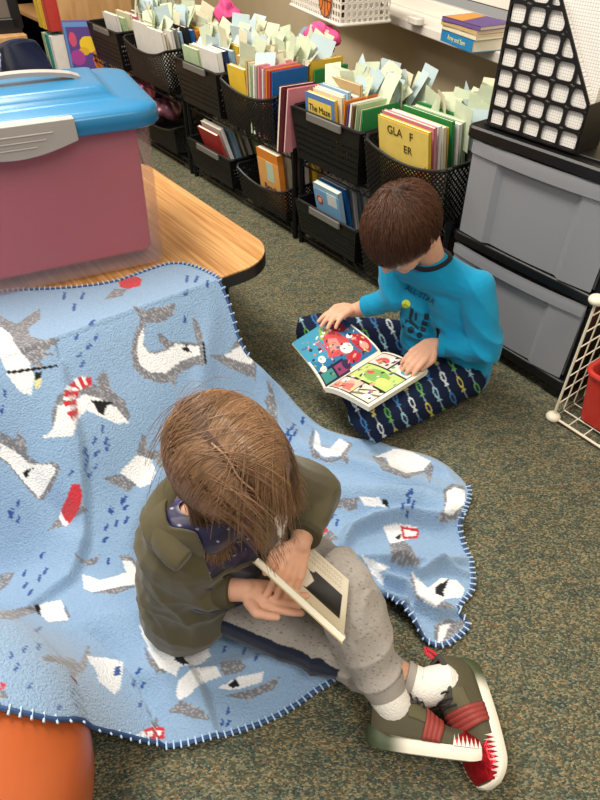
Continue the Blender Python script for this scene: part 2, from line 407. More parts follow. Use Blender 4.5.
for z0, z1 in ((.075, .298), (.335, .578)):
    mb = MB(); hh = z1-z0; yf = -D_/2
    # bowed front: three panels (raised side wings, recessed middle) with a top lip
    nx = 24; xs = np.linspace(-W_/2+.014, W_/2-.014, nx+1); vs = []; fs = []
    def fy(x, z):
        u = abs(x)/(W_/2); rec = .012 if u < .52 and z < .86 else 0
        return yf-.016*(1-u*u)+rec
    zs = [0, .04, .5, .85, .87, 1.0]
    for z in zs:
        for x in xs: vs.append((x*(1-.02*(1-z)), fy(x, z)-(.006 if z > .86 else 0), z0+hh*z))
    for j in range(len(zs)-1):
        for i in range(nx): fs.append((j*(nx+1)+i, j*(nx+1)+i+1, (j+1)*(nx+1)+i+1, (j+1)*(nx+1)+i))
    nb = len(vs)
    for z in zs:
        for x in xs: vs.append((x*(1-.02*(1-z)), fy(x, z)+.003, z0+hh*z))
    for j in range(len(zs)-1):
        for i in range(nx): fs.append((nb+j*(nx+1)+i, nb+(j+1)*(nx+1)+i, nb+(j+1)*(nx+1)+i+1, nb+j*(nx+1)+i+1))
    mb.add(vs, fs)
    mb.box((0, 0, z0+.004), (W_-.04, D_-.03, .003)); mb.box((-W_/2+.02, 0, z0+hh*.45), (.003, D_-.03, hh*.9)); mb.box((W_/2-.02, 0, z0+hh*.45), (.003, D_-.03, hh*.9)); mb.box((0, D_/2-.02, z0+hh*.45), (W_-.04, .003, hh*.9))
    dr = mb.build('drawer', fr, t, smooth=True, angle=.5)
    cl = mat('grey_drawer_contents', '#8f9298', .9, vary=.15, vscale=9)
    mb = MB(); mb.rbox((0, .01, z0+.01+hh*.38), (W_-.07, D_-.08, hh*.74), .02); o = mb.build('paper_stack', cl, None); o.location = t.location
    tag(o, 'pale stack of papers inside the %s frosted drawer' % ('lower' if z0 < .2 else 'upper'), 'papers')
# ---------------------------------------------------------------- magazine files on the drawer unit
def clip(poly, nx_, ny_, d):
    out = []; n = len(poly)
    for i in range(n):
        a, b_ = poly[i], poly[(i+1) % n]; da = a[0]*nx_+a[1]*ny_-d; db = b_[0]*nx_+b_[1]*ny_-d
        if da <= 0: out.append(a)
        if da*db < 0: q = da/(da-db); out.append((a[0]+(b_[0]-a[0])*q, a[1]+(b_[1]-a[1])*q))
    return out
def raypoly(poly, c, a):
    best = 1e9; dx_, dy_ = math.cos(a), math.sin(a)
    for i in range(len(poly)):
        p, q = poly[i], poly[(i+1) % len(poly)]; ex, ey = q[0]-p[0], q[1]-p[1]
        den = dx_*ey-dy_*ex
        if abs(den) < 1e-12: continue
        tt = ((p[0]-c[0])*ey-(p[1]-c[1])*ex)/den; u = ((p[0]-c[0])*dy_-(p[1]-c[1])*dx_)/den
        if tt > 0 and -1e-6 <= u <= 1+1e-6: best = min(best, tt)
    return best
def lattice_panel(mb, outline, nc, cw, chh, bar, toP, nrm, th=.003):
    """panel with rounded square holes; outline is a convex polygon in panel coordinates"""
    xs = [p[0] for p in outline]; ys = [p[1] for p in outline]; x0, x1, y0, y1 = min(xs), max(xs), min(ys), max(ys)
    nx = max(1, round((x1-x0)/cw)); ny = max(1, round((y1-y0)/chh)); cw = (x1-x0)/nx; chh = (y1-y0)/ny
    edges = []
    for i in range(len(outline)):
        a, b_ = outline[i], outline[(i+1) % len(outline)]; ex, ey = b_[0]-a[0], b_[1]-a[1]; L = math.hypot(ex, ey); n_ = (ey/L, -ex/L); edges.append((n_[0], n_[1], a[0]*n_[0]+a[1]*n_[1]))
    for i in range(nx):
        for j in range(ny):
            cell = [(x0+i*cw, y0+j*chh), (x0+(i+1)*cw, y0+j*chh), (x0+(i+1)*cw, y0+(j+1)*chh), (x0+i*cw, y0+(j+1)*chh)]
            inn = [(x0+i*cw+bar, y0+j*chh+bar), (x0+(i+1)*cw-bar, y0+j*chh+bar), (x0+(i+1)*cw-bar, y0+(j+1)*chh-bar), (x0+i*cw+bar, y0+(j+1)*chh-bar)]
            for nx_, ny_, d in edges: cell = clip(cell, nx_, ny_, d); inn = clip(inn, nx_, ny_, d-bar)
            if len(cell) < 3: continue
            K = 24
            if len(inn) < 3:
                vs = [toP(*p) for p in cell]; k = len(vs); vs = [v+nrm*th/2 for v in vs]+[v-nrm*th/2 for v in vs]
                mb.add(vs, [tuple(range(k)), tuple(range(2*k-1, k-1, -1))]+[(q, (q+1) % k, k+(q+1) % k, k+q) for q in range(k)]); continue
            c = (sum(p[0] for p in inn)/len(inn), sum(p[1] for p in inn)/len(inn))
            out_r = []; in_r = []
            for q in range(K):
                a = 2*PI*(q+.5)/K; ro = raypoly(cell, c, a); ri = raypoly(inn, c, a); 
                out_r.append((c[0]+ro*math.cos(a), c[1]+ro*math.sin(a))); in_r.append((c[0]+ri*math.cos(a), c[1]+ri*math.sin(a)))
            for _ in range(1): in_r = [((in_r[q-1][0]+2*in_r[q][0]+in_r[(q+1) % K][0])/4, (in_r[q-1][1]+2*in_r[q][1]+in_r[(q+1) % K][1])/4) for q in range(K)]
            vs = [toP(*p)+nrm*th/2 for p in out_r+in_r]+[toP(*p)-nrm*th/2 for p in out_r+in_r]
            fs = []
            for q in range(K):
                r = (q+1) % K
                fs += [(q, r, K+r, K+q), (2*K+q, 3*K+q, 3*K+r, 2*K+r), (K+q, K+r, 3*K+r, 3*K+q), (q, 2*K+q, 2*K+r, r)]
            mb.add(vs, fs)
def paper_mat():
    m = mat('squared_paper', '#efece4', .8); n = m.node_tree.nodes; l = m.node_tree.links; b = n['Principled BSDF']
    tc = n.new('ShaderNodeTexCoord'); br = n.new('ShaderNodeTexBrick'); l.new(tc.outputs['Object'], br.inputs['Vector'])
    mp = n.new('ShaderNodeMapping'); mp.inputs['Rotation'].default_value = (PI/2, 0, 0); l.new(tc.outputs['Object'], mp.inputs[0]); l.new(mp.outputs[0], br.inputs['Vector'])
    br.offset = 0; br.inputs['Scale'].default_value = 1; br.inputs['Brick Width'].default_value = .006; br.inputs['Row Height'].default_value = .006; br.inputs['Mortar Size'].default_value = .0004
    br.inputs['Color1'].default_value = br.inputs['Color2'].default_value = (*srgb('#f1ede6'), 1); br.inputs['Mortar'].default_value = (*srgb('#b9b6b4'), 1)
    l.new(br.outputs[0], b.inputs['Base Color']); return m
PM = paper_mat()
def magfile(loc, label, w, d, h, low, group=None):
    t = thing('magazine_file', label, 'file box', loc)
    outl = [(-w/2, 0), (w/2, 0), (w/2, low), (-w/2+.42*w, h), (-w/2, h)]
    for nm, y in (('side_panel', -d/2), ('side_panel', d/2)):
        mb = MB(); lattice_panel(mb, outl, 5, w/5, w/5*.88, .0042, lambda a, b_: Vector((a, y, b_)), Vector((0, 1, 0))); mb.bar((w/2-.002, y, low), (-w/2+.42*w-.002, y, h), .007, .0034, (0, 1, 0)); mb.build(nm, M['black'], t)
    mb = MB(); mb.box((0, 0, .002), (w, d, .004)); mb.box((-w/2, 0, h/2), (.003, d, h)); mb.box((w/2, 0, low/2), (.003, d, low)); mb.build('tray', M['black'], t)
    for k in range(3):
        pl = [(-w/2+.006+.004*k, .006), (w/2-.006-.006*k, .006), (w/2-.006-.006*k, low*.98), (-w/2+.40*w, h*.95-.01*k), (-w/2+.006+.004*k, h*.97-.01*k)]
        if k == 1: pl = [(-w/2+.02, .006), (w/2-.006, .006), (w/2-.006, h*.99), (-w/2+.02, h*.99)]
        y0 = (-d/2+.005) + k*(d-.01)/3; y1 = y0+(d-.012)/3
        n_ = len(pl); vs = [(x, y0, z) for x, z in pl]+[(x, y1, z) for x, z in pl]
        mb = MB(); mb.add(vs, [tuple(range(n_)), tuple(range(2*n_-1, n_-1, -1))]+[(q, (q+1) % n_, n_+(q+1) % n_, n_+q) for q in range(n_)])
        o = mb.build('workbook', PM if k != 1 else PM, None); o.location = loc; 
        tag(o, '%s white squared paper pad standing in the black latticed file' % ('front', 'tall middle', 'rear')[k], 'paper')
    return t
m0 = J(486, 125, .615); m1 = J(570, 156, .615)
mw = m1.x-m0.x
magfile(Vector(((m0.x+m1.x)/2, m0.y+.045, .616)), 'black latticed magazine file full of white paper on the drawer unit', mw, .085, .30, .10)
# ---------------------------------------------------------------- wire racks
def rack(x0, x1, label):
    y0, y1 = 1.285, 1.62; cx, cy = (x0+x1)/2, (y0+y1)/2
    t = thing('wire_rack', label, 'shelf', (cx, cy, 0)); w2, d2 = (x1-x0)/2, (y1-y0)/2
    for sx in (-1, 1):
        for sy in (-1, 1):
            mb = MB(); mb.tube([(sx*(w2-.01), sy*(d2-.01), 0), (sx*(w2-.01), sy*(d2-.01), .345)], .0105, 12)
            for z in (.02, .05, .325): mb.tube([(sx*(w2-.01), sy*(d2-.01), z), (sx*(w2-.01), sy*(d2-.01), z+.018)], .0145, 12)
            mb.build('post', M['wire'], t, smooth=True)
    for zt in (.055, .325):
        mb = MB()
        for sy in (-1, 1):
            yy = sy*(d2-.008)
            mb.tube([(-w2+.01, yy, zt), (w2-.01, yy, zt)], .0035, 6); mb.tube([(-w2+.01, yy, zt-.026), (w2-.01, yy, zt-.026)], .0035, 6)
            n = int((x1-x0)/.03); pts = [(-w2+.012+(2*w2-.024)*i/n, yy, zt-(.026 if i % 2 else 0)) for i in range(n+1)]; mb.tube(pts, .002, 5)
        for sx in (-1, 1): mb.tube([(sx*(w2-.008), -d2+.01, zt), (sx*(w2-.008), d2-.01, zt)], .0035, 6); mb.tube([(sx*(w2-.008), -d2+.01, zt-.026), (sx*(w2-.008), d2-.01, zt-.026)], .0035, 6)
        n = int((x1-x0)/.026)
        for i in range(1, n): x = -w2+2*w2*i/n; mb.tube([(x, -d2+.01, zt), (x, d2-.01, zt)], .0018, 4)
        mb.build('shelf', M['wire'], t, smooth=True)
rack(-1.745, -1.03, 'black wire rack of book baskets directly behind the boy')
rack(-2.56, -1.765, 'black wire rack of book baskets left of the one behind the boy')
rack(-3.66, -2.58, 'black wire rack of book baskets nearest the wooden bookcase')
# ---------------------------------------------------------------- baskets
def basket(w, d, h, loc, style, label, rz=0, tab=True):
    t = thing('book_basket', label, 'basket', loc, rz)
    k = .90; dip = .035 if style == 'mesh' else .0
    B = [(-w/2*k, -d/2*k), (w/2*k, -d/2*k), (w/2*k, d/2*k), (-w/2*k, d/2*k)]; T = [(-w/2, -d/2), (w/2, -d/2), (w/2, d/2), (-w/2, d/2)]
    mb = MB(); th = .0025
    def wall(i, s, z):   # s 0..1 along, z 0..1 up
        a, b_ = B[i], B[(i+1) % 4]; c, e = T[i], T[(i+1) % 4]
        hz = h
        if i == 0 and dip: hz = h-dip*math.sin(PI*s)**.7 if 0 < s < 1 else h
        x = (a[0]+(b_[0]-a[0])*s)*(1-z)+(c[0]+(e[0]-c[0])*s)*z; y = (a[1]+(b_[1]-a[1])*s)*(1-z)+(c[1]+(e[1]-c[1])*s)*z
        return Vector((x, y, hz*z+.002))
    nrms = [Vector((0, -1, 0)), Vector((1, 0, 0)), Vector((0, 1, 0)), Vector((-1, 0, 0))]
    for i in range(4):
        L = w if i % 2 == 0 else d
        if style == 'mesh':
            sp = .0165/L; hr = h/L      # diagonal strips in units of L
            a0 = -hr
            while a0 < 1:
                for sgn in (1, -1):
                    s0, s1 = a0, a0+hr
                    u0, u1 = max(0, -s0/hr if s0 < 0 else 0), min(1, (1-s0)/hr if s1 > 1 else 1)
                    if u1 > u0:
                        p, q = (s0+hr*u0, u0), (s0+hr*u1, u1)
                        if sgn < 0: p, q = (1-p[0], p[1]), (1-q[0], q[1])
                        mid = ((p[0]+q[0])/2, (p[1]+q[1])/2)
                        P_, M_, Q_ = wall(i, *p), wall(i, *mid), wall(i, *q)
                        mb.bar(P_, M_, .0042, th, nrms[i]); mb.bar(M_, Q_, .0042, th, nrms[i])
                a0 += sp
        else:
            # solid panel with perforations: rows of small slots between ribs
            n = int(L/.0125); rows = [0, .16, .2, .28, .32, .40, .44, .52, .56, .64, .68, 1.0]
            for j in range(len(rows)-1):
                if j % 2 == 0: mb.bar(wall(i, 0, (rows[j]+rows[j+1])/2), wall(i, 1, (rows[j]+rows[j+1])/2), h*(rows[j+1]-rows[j]), th, nrms[i])
                else:
                    for q in range(n):
                        mb.bar(wall(i, (q+.28+.14*(j//2 % 2))/n-.2/n, (rows[j]+rows[j+1])/2), wall(i, (q+.72+.14*(j//2 % 2))/n-.1/n, (rows[j]+rows[j+1])/2), h*(rows[j+1]-rows[j])*1.05, th, nrms[i])
            mb.bar(wall(i, 0, .02), wall(i, 0, 1), .014, th*1.4, nrms[i])
    mb.box((0, 0, .003), (w*k, d*k, .004)); mb.build('body', M['black'], t)
    pts = []
    for i in range(4):
        for s in np.linspace(.04, .96, 13): p = wall(i, s, 1); pts.append(p)
    mb = MB(); mb.tube(pts, .0055, 8, closed=True); mb.build('rim', M['black'], t, smooth=True)
    if style == 'solid' and tab:
        mb = MB(); mb.rbox((0, -d/2-.004, h-.008), (w*.50, .012, .024), .006); mb.build('label_holder', M['grey'], t, smooth=True, bevel=.002)
    return t
ZU, ZL = .329, .059
UP = [(-3.48, -3.12, 'solid'), (-3.06, -2.66, 'mesh'), (-2.555, -2.215, 'solid'), (-2.20, -1.845, 'mesh'), (-1.735, -1.39, 'solid'), (-1.375, -1.045, 'mesh')]
UN = ['leftmost upper basket', 'lattice basket beside the leftmost upper one', 'solid upper basket in the middle of the racks', 'lattice basket with the blue book at its end', 'solid basket with the maze book', 'lattice basket with the yellow book, next to the drawers']
UL = ['solid black book basket with grey tab, leftmost of the upper row', 'black lattice book basket with a mass of cards, second from left in the upper row',
      'solid black book basket with grey tab, third from left in the upper row', 'black lattice book basket with blue and green books, fourth in upper row',
      'solid black book basket with grey tab and the maze book at its front', 'black lattice book basket of yellow books, right end of the upper row above the boy']
UH = .165
for (x0, x1, stl), lb in zip(UP, UL): basket(x1-x0, .36, UH, ((x0+x1)/2, 1.435, ZU), stl, lb)
LO = [(-3.6, -3.16, 'solid', 'solid black basket with a shiny pink packet, on the lowest shelf beside the bookcase'), (-3.1, -2.66, 'mesh', 'black lattice basket on the lowest shelf, half hidden behind the blue tote lid'),
      (-2.53, -2.17, 'solid', 'solid black basket of slanting books on the lowest shelf in the middle'), (-2.13, -1.79, 'mesh', 'black lattice basket holding the orange beach book on the lowest shelf'),
      (-1.72, -1.385, 'solid', 'solid black basket with pale blue books on the lowest shelf beside the boy'), (-1.37, -1.055, 'mesh', 'black lattice basket on the lowest shelf behind the boy')]
for x0, x1, stl, lb in LO: basket(x1-x0, .35, .125, ((x0+x1)/2, 1.435, ZL), stl, lb)
# ---------------------------------------------------------------- books
ORD = ['first','second','third','fourth','fifth','sixth','seventh','eighth','ninth','tenth','eleventh','twelfth','thirteenth','fourteenth','fifteenth','sixteenth','seventeenth','eighteenth','nineteenth','twentieth','twenty-first','twenty-second','twenty-third','twenty-fourth','twenty-fifth','twenty-sixth']
PAL = {'cream':'#e6dcc0','white':'#e9e6e0','pale blue':'#9fc3dc','blue':'#1f66ae','navy':'#26355e','green':'#2f8a4a','pale green':'#b9cfa4','yellow':'#e8c23c','orange':'#d9822e','red':'#b93a34','pink':'#d98a95','purple':'#6d5591','brown':'#7d5a3e','teal':'#2f8f92','black':'#232326','tan':'#c8a878','maroon':'#6d2a34','grey':'#8d8c88'}
def book(loc, rz, lean, T, D, Hh, colr, label, group=None, roll=0, cat='book', name='book', spine=-1):
    """T thick along local x, D deep along local y (spine at -y), H tall along z, origin at the bottom centre"""
    t = thing(name, label, cat, loc, group=group, rot=Matrix.Rotation(rz, 3, 'Z').to_4x4().to_euler())
    t.rotation_euler = (Matrix.Rotation(rz, 3, 'Z') @ Matrix.Rotation(lean, 3, 'Y') @ Matrix.Rotation(roll, 3, 'X')).to_euler()
    c = .0011; mb = MB(); s = spine
    mb.box((T/2-c/2, 0, Hh/2), (c, D, Hh)); mb.box((-T/2+c/2, 0, Hh/2), (c, D, Hh)); mb.box((0, s*(D/2-c/2), Hh/2), (T, c, Hh))
    mb.build('cover', colmat(PAL.get(colr, colr)), t)
    mb = MB(); mb.box((0, -s*.0015, Hh/2), (T-2*c, D-.004, Hh-.006)); mb.build('pages', M['paper'], t)
    return t
def cards(x0, x1, y0, y1, z, n, label, group, wide=.045, seed=0, h=(.085, .12), rzm=0):
    r = random.Random(seed)
    for k in range(int(n*1.5)):
        hh = r.uniform(*h); ww = r.uniform(.05, .09)
        mb = MB()
        bend = r.uniform(-.5, .9)
        vs = []; n_ = 6
        for i in range(n_+1):
            u = i/n_; off = bend*.03*u*u
            for s in (-1, 1):
                for e in (0, .0006): vs.append((s*ww/2, off+e, hh*u))
        fs = []
        for i in range(n_):
            a = 4*i; b_ = a+4; fs += [(a, a+2, b_+2, b_), (a+1, b_+1, b_+3, a+3), (a, b_, b_+1, a+1), (a+2, a+3, b_+3, b_+2)]
        fs += [(0, 1, 3, 2), (4*n_, 4*n_+2, 4*n_+3, 4*n_+1)]
        mb.add(vs, fs); o = mb.build('index_card', r.choice([M['card'], M['card'], M['card'], M['cardc'], M['cardb']]))
        o.location = (r.uniform(x0, x1), r.uniform(y0, y1), z-.02+r.uniform(-.01, .02)); o.rotation_euler = (r.uniform(-.7, .25), r.uniform(-.35, .35), rzm+r.uniform(-.7, .7))
        tag(o, label, 'card', group)
Y0 = 1.27
def stack_front(x, w, y0, y1, z, cols, where, seed, hmin=.205, hmax=.235, xj=.012, lean=.10):
    """books standing with their covers to the front, one behind the other"""
    r = random.Random(seed); n = len(cols); out = []
    for i, c in enumerate(cols):
        y = y0+(y1-y0)*i/max(1, n-1)
        ww = min(w, r.uniform(.9, 1)*w)
        out.append(book((x+r.uniform(-xj, xj), y, z), PI/2, -(lean+r.uniform(-.02, .02)), r.uniform(.35, .8)*(y1-y0)/n, ww, r.uniform(hmin, hmax), c, f'{c} book, {ORD[i]} from the front of {where}'.replace('the the', 'the')))
    return out
def stack_side(x0, x1, y, d, z, cols, where, seed, hmin=.205, hmax=.235, lean=.05):
    r = random.Random(seed); n = len(cols); out = []
    for i, c in enumerate(cols):
        x = x0+(x1-x0)*i/max(1, n-1)
        out.append(book((x, y+r.uniform(-.005, .005), z), 0, lean+r.uniform(-.02, .02), r.uniform(.4, .85)*(x1-x0)/n, d*r.uniform(.93, 1), r.uniform(hmin, hmax), c, f'{c} book, {ORD[i]} from the left in {where}'))
    return out
zu, zl = ZU+.008, ZL+.008
# upper 1
stack_front(-3.27, .17, 1.32, 1.57, zu, ['white','pale green','cream','pink','grey','white','pale blue','cream'], 'the leftmost upper basket', 1)
cards(-3.38, -3.16, 1.34, 1.58, zu+.18, 12, 'pale card sticking up from books in the leftmost upper basket', 'cards in the leftmost upper basket', seed=1)
# upper 2
stack_front(-2.94, .15, 1.31, 1.57, zu, ['white','pale green','cream','white','pale blue','cream','white','tan','pale green','cream'], 'second upper basket, left stack', 2)
stack_front(-2.78, .16, 1.31, 1.58, zu, ['white','cream','white','grey','pale blue','black','blue','orange','yellow','white','orange','red','brown'], 'second upper basket, right stack', 3)
cards(-3.0, -2.74, 1.30, 1.58, zu+.19, 26, 'pale card sticking up from books in the second upper basket', 'cards in the second upper basket', seed=2)
# upper 3
stack_front(-2.46, .14, 1.31, 1.57, zu, ['pale green','cream','white','pale green','tan','white','cream','grey','white'], 'the middle solid basket, left stack', 4)
stack_front(-2.31, .14, 1.31, 1.57, zu, ['white','navy','pale blue','yellow','cream','white','pale green','tan','cream'], 'the middle solid basket, right stack', 5)
cards(-2.5, -2.28, 1.32, 1.58, zu+.19, 20, 'pale card sticking up from books in the middle solid basket', 'cards in the middle solid basket', seed=3)
# upper 4
stack_front(-2.115, .12, 1.30, 1.40, zu, ['yellow','tan','yellow'], 'the yellow stack in the fourth upper basket', 6)
bk4 = stack_side(-2.04, -1.885, 1.345, .15, zu, ['tan','cream','pale green','white','brown','pink','white','pink','orange','red','blue'], 'the front row of fourth upper basket', 7, .225, .245)
bk4b = stack_side(-2.15, -1.875, 1.52, .155, zu, ['cream','white','pale green','cream','white','tan','cream','white','pale green','white','cream','yellow','green'], 'the back row of fourth upper basket', 8, .215, .24)
cards(-2.16, -1.92, 1.30, 1.58, zu+.2, 26, 'pale card sticking up from books in the fourth upper basket', 'cards in the fourth upper basket', seed=4)
# the blue end book: yellow disc on its cover
def on_cover(bk, side, T): return bk
def face_disc(bk, x, y, z, r, col):
    mb = MB(); mb.tube([(x, y, z), (x+.0008, y, z)], r, 20); return mb.build('cover_picture', colmat(col), bk)
e = bk4[-1]; face_disc(e, .0075, -.035, .165, .011, '#e8d24a')
e['label'] = 'blue book with a yellow disc on its cover, right end of the front row in the fourth upper basket'
bk4b[-1]['label'] = 'green book, right end of the back row in the fourth upper basket, behind the blue book'
# upper 5 : maze book in front
b5 = stack_front(-1.62, .155, 1.305, 1.57, zu, ['yellow','cream','white','pale blue','cream','tan','white','pale blue','pale green','white','yellow','orange','yellow','red'], 'the maze basket left stack', 9, .21, .225)
b5b = stack_side(-1.52, -1.435, 1.36, .15, zu, ['orange','purple','white','brown','pale green','cream','green'], 'the maze basket right row', 10, .205, .22)
cards(-1.68, -1.45, 1.36, 1.58, zu+.185, 20, 'pale card sticking up from books in the basket with the maze book', 'cards in the basket with the maze book', seed=5)
fb = b5[0]; fb['label'] = 'blue and yellow picture book titled Maze, front of the solid basket with the grey tab'
def panel_front(bk, y, z, w, h, col, T, name='cover_picture'):
    """flat printed area on the cover that faces the front (local +x side after the quarter turn)"""
    mb = MB(); mb.box((T, y, z), (.0008, w, h)); return mb.build(name, colmat(col), bk)
def side_of(bk):   # thickness offset of the cover facing -y in the room: local -x or +x
    R_ = bk.rotation_euler.to_matrix(); return 1 if (R_ @ Vector((1, 0, 0))).y < 0 else -1
def cover_text(bk, body, y, z, size, col, halfT, sx=1):
    s = side_of(bk)
    # the cover's right direction in the room is +x
    R_ = bk.rotation_euler.to_matrix(); ry = 1 if (R_ @ Vector((0, 1, 0))).x > 0 else -1
    m = Matrix(((0, 0, s), (ry, 0, 0), (0, 1, 0)))
    if m.determinant() < 0: m = Matrix(((0, 0, s), (-ry, 0, 0), (0, 1, 0)))
    return text('cover_title', body, size, colmat(col), bk, (s*(halfT+.0012), y*ry, z), m.to_euler(), sx=sx)
def halfT(bk): return max(abs(v.co.x) for v in bk.children[0].data.vertices)
s = side_of(fb); hT = halfT(fb)
panel_front(fb, 0, .11, .150, .2, '#5c7fb4', s*(hT+.0004)); panel_front(fb, 0, .168, .118, .05, '#e6c95a', s*(hT+.0009)); cover_text(fb, 'The Maze', 0, .168, .028, '#3a2a20', hT+.0009)
fb2 = b5[5]; fb2.location.z += .03
s = side_of(fb2); hT = halfT(fb2); panel_front(fb2, 0, .13, .14, .1, '#8fb6d8', s*(hT+.0004)); cover_text(fb2, 'Juan', 0, .16, .045, '#b5343a', hT+.0006); fb2['label'] = 'pale blue picture book with red title Juan, raised behind the maze book'
# upper 6 : yellow book
b6 = stack_front(-1.225, .21, 1.30, 1.58, zu, ['yellow','pink','white','cream','yellow','green','white','pale green','green','white','pale blue','white','cream','teal','white','green'], 'the upper basket beside the drawers', 11, .225, .245, xj=.006, lean=.16)
cards(-1.29, -1.1, 1.40, 1.62, zu+.18, 30, 'pale blue or green card sticking up from books in upper basket beside the drawers', 'cards in the basket next to the drawers', seed=6)
fb = b6[0]; fb['label'] = 'large yellow book with orange picture at the front of the lattice basket above the boy'
s = side_of(fb); hT = halfT(fb)
panel_front(fb, 0, .118, .195, .225, '#ecd06a', s*(hT+.0004)); cover_text(fb, 'GLA   F', -.01, .205, .032, '#4a3a24', hT+.0006); cover_text(fb, 'ER', .02, .165, .03, '#4a3a24', hT+.0006)
mb = MB(); mb.add([(s*(hT+.001), y_, z_) for y_, z_ in ((-.09, .01), (.09, .01), (.08, .07), (.02, .11), (-.03, .09), (-.09, .14))], [(0, 1, 2, 3, 4, 5)]); o = mb.build('cover_picture', colmat('#d9762c'), fb); 
md = o.modifiers.new('s', 'SOLIDIFY'); md.thickness = .0005
# lower baskets
stack_front(-2.36, .17, 1.33, 1.56, zl, ['red','white','pale blue','cream','white','pale green','white','cream'], 'the lowest middle basket', 12, .2, .23, lean=.3)
cards(-2.42, -2.28, 1.33, 1.5, zl+.17, 6, 'pale card among the slanting books in the lowest middle basket', 'cards in the lowest middle basket', seed=8)
bl = stack_front(-1.93, .15, 1.31, 1.52, zl, ['orange','cream','brown','white','yellow','tan'], 'the lowest lattice beach basket', 13, .225, .24)
fb = bl[0]; s = side_of(fb); hT = halfT(fb); panel_front(fb, 0, .1, .14, .18, '#e0a55a', s*(hT+.0004)); panel_front(fb, -.01, .15, .045, .075, '#b9cdb6', s*(hT+.0009)); cover_text(fb, 'Beach', .005, .085, .036, '#3a3550', hT+.0006)
fb['label'] = 'orange picture book titled Beach in the lowest lattice basket'
bl = stack_front(-1.58, .15, 1.33, 1.50, zl, ['pale blue','blue','white','pale blue','white','pale blue','teal'], 'the lowest basket beside the boy', 14, .205, .22, lean=.22)
fb = bl[0]; fb['label'] = 'pale blue paperback with a red disc, front of the solid basket beside the boy'
s = side_of(fb); hT = halfT(fb); panel_front(fb, 0, .1, .14, .18, '#7fb4dd', s*(hT+.0004)); mb = MB(); mb.tube([(s*(hT+.0008), .04, .15), (s*(hT+.0016), .04, .15)], .017, 20); mb.build('cover_picture', colmat('#c24a3a'), fb)
mb = MB(); mb.tube([(s*(hT+.0012), .04, .15), (s*(hT+.002), .04, .15)], .010, 20); mb.build('cover_picture', colmat('#e8c8a0'), fb)
panel_front(fb, -.03, .17, .05, .045, '#dfe8ea', s*(hT+.0009))
stack_front(-1.22, .17, 1.31, 1.5, zl, ['orange','tan','white','brown','cream'], 'the lowest lattice basket behind the boy', 15, .205, .22)
# maroon books leaning between the racks
p = J(338, 106, .47)
t = book((-1.79, 1.30, ZU+.004), -.12, .14, .012, .13, .22, 'maroon', 'tall maroon book leaning between the fourth and fifth upper baskets', spine=1)
t = book((-1.77, 1.315, ZU+.004), -.12, .15, .008, .13, .215, 'pink', 'tall pink book leaning against the maroon one between the upper baskets', spine=1)
# pink packet in the lowest left basket
def crumple(name, loc, r, m, seed, label, cat, amp=.25, n=36):
    mb = MB(); rr = np.random.default_rng(seed); W3 = rr.normal(size=(8, 3))*4; ph = rr.uniform(0, 6, 8)
    def fn(v):
        u = np.array(v.normalized()); q = 1+amp*sum(math.sin(float(W3[i]@u)+ph[i]) for i in range(8))/4; return v*q
    mb.ball((0, 0, 0), r, n, n//2, fn=fn); o = mb.build(name, m, smooth=True, angle=0); o.location = loc; return tag(o, label, cat)
crumple('foil_packet', (-3.2, 1.36, ZL+.145), (.10, .07, .06), mat('foil_pink', '#b0566a', .3, .3, vary=.6, vscale=30, bump=.5, bscale=60), 3, 'shiny pink and white packet in the lowest basket by the bookcase', 'packet')
crumple('foil_packet', (-2.95, 1.36, ZL+.13), (.09, .08, .05), mat('foil_dark', '#7a4a58', .3, .3, vary=.6, vscale=30, bump=.5, bscale=60), 5, 'dark red crumpled packet in the lattice basket behind the tote lid', 'packet')
pf = mat('pink_felt', '#e2518d', .8, vary=.15, vscale=40)
crumple('pink_bow', (-2.05, 1.63, .60), (.07, .04, .045), pf, 9, 'bright pink crumpled bow behind the cards of fourth upper basket', 'bow', .4)
crumple('pink_bow', (-2.72, 1.62, .60), (.06, .04, .05), pf, 10, 'bright pink crumpled bow at the back of the second upper basket', 'bow', .4)
crumple('blue_cloth', (-2.13, 1.61, .565), (.05, .04, .05), mat('grey_blue_cloth', '#7d93a6', .8), 11, 'small grey blue cloth bundle beside the pink bow', 'cloth', .3)
# dark upright books at the back of the second basket
for k, (c, dx) in enumerate((('brown', 0), ('black', .018), ('maroon', .036))):
    book((-2.66+dx, 1.60, ZU+.004), 0, .05, .013, .12, .26, c, f'tall {c} book standing behind the right end of the second upper basket')
# ---------------------------------------------------------------- bookcase, upper left
q = J(70, 40, .5); k_ = -3.72/q.x; bcx, bcy = -3.72, q.y*k_
def shelfbox(px, py, h): return J(px, py, h)
t = thing('bookcase', 'pale birch bookcase with open shelves at the upper left', 'bookcase', (bcx-.5, bcy+.17, 0))
D2 = .36
mb = MB(); mb.box((.49, .01, .6), (.02, .40, 1.2)); mb.build('side_panel', M['birch'], t, bevel=.001); mb = MB(); mb.box((-.49, .01, .6), (.02, .40, 1.2)); mb.build('side_panel', M['birch'], t, bevel=.001)
for z in (.12, .41, .74, 1.19):
    mb = MB(); mb.box((0, 0, z), (.96, D2, .02)); mb.build('shelf', M['birch'], t, bevel=.001)
mb = MB(); mb.box((0, .2, .6), (.96, .01, 1.2)); mb.build('back_panel', mat('bookcase_back', '#cdb48c', .6), t)
for k, (x, c, nm) in enumerate(((bcx-.06, 'red', 'red binder standing at the right end of the bookcase shelf'), (bcx-.13, 'yellow', 'yellow binder standing left of the red one in the bookcase'), (bcx-.19, 'yellow', 'second yellow binder, furthest left in the bookcase'))):
    book((x, bcy+.02, .421), 0, 0, .05, .2, .28, c, nm, name='binder', cat='binder')
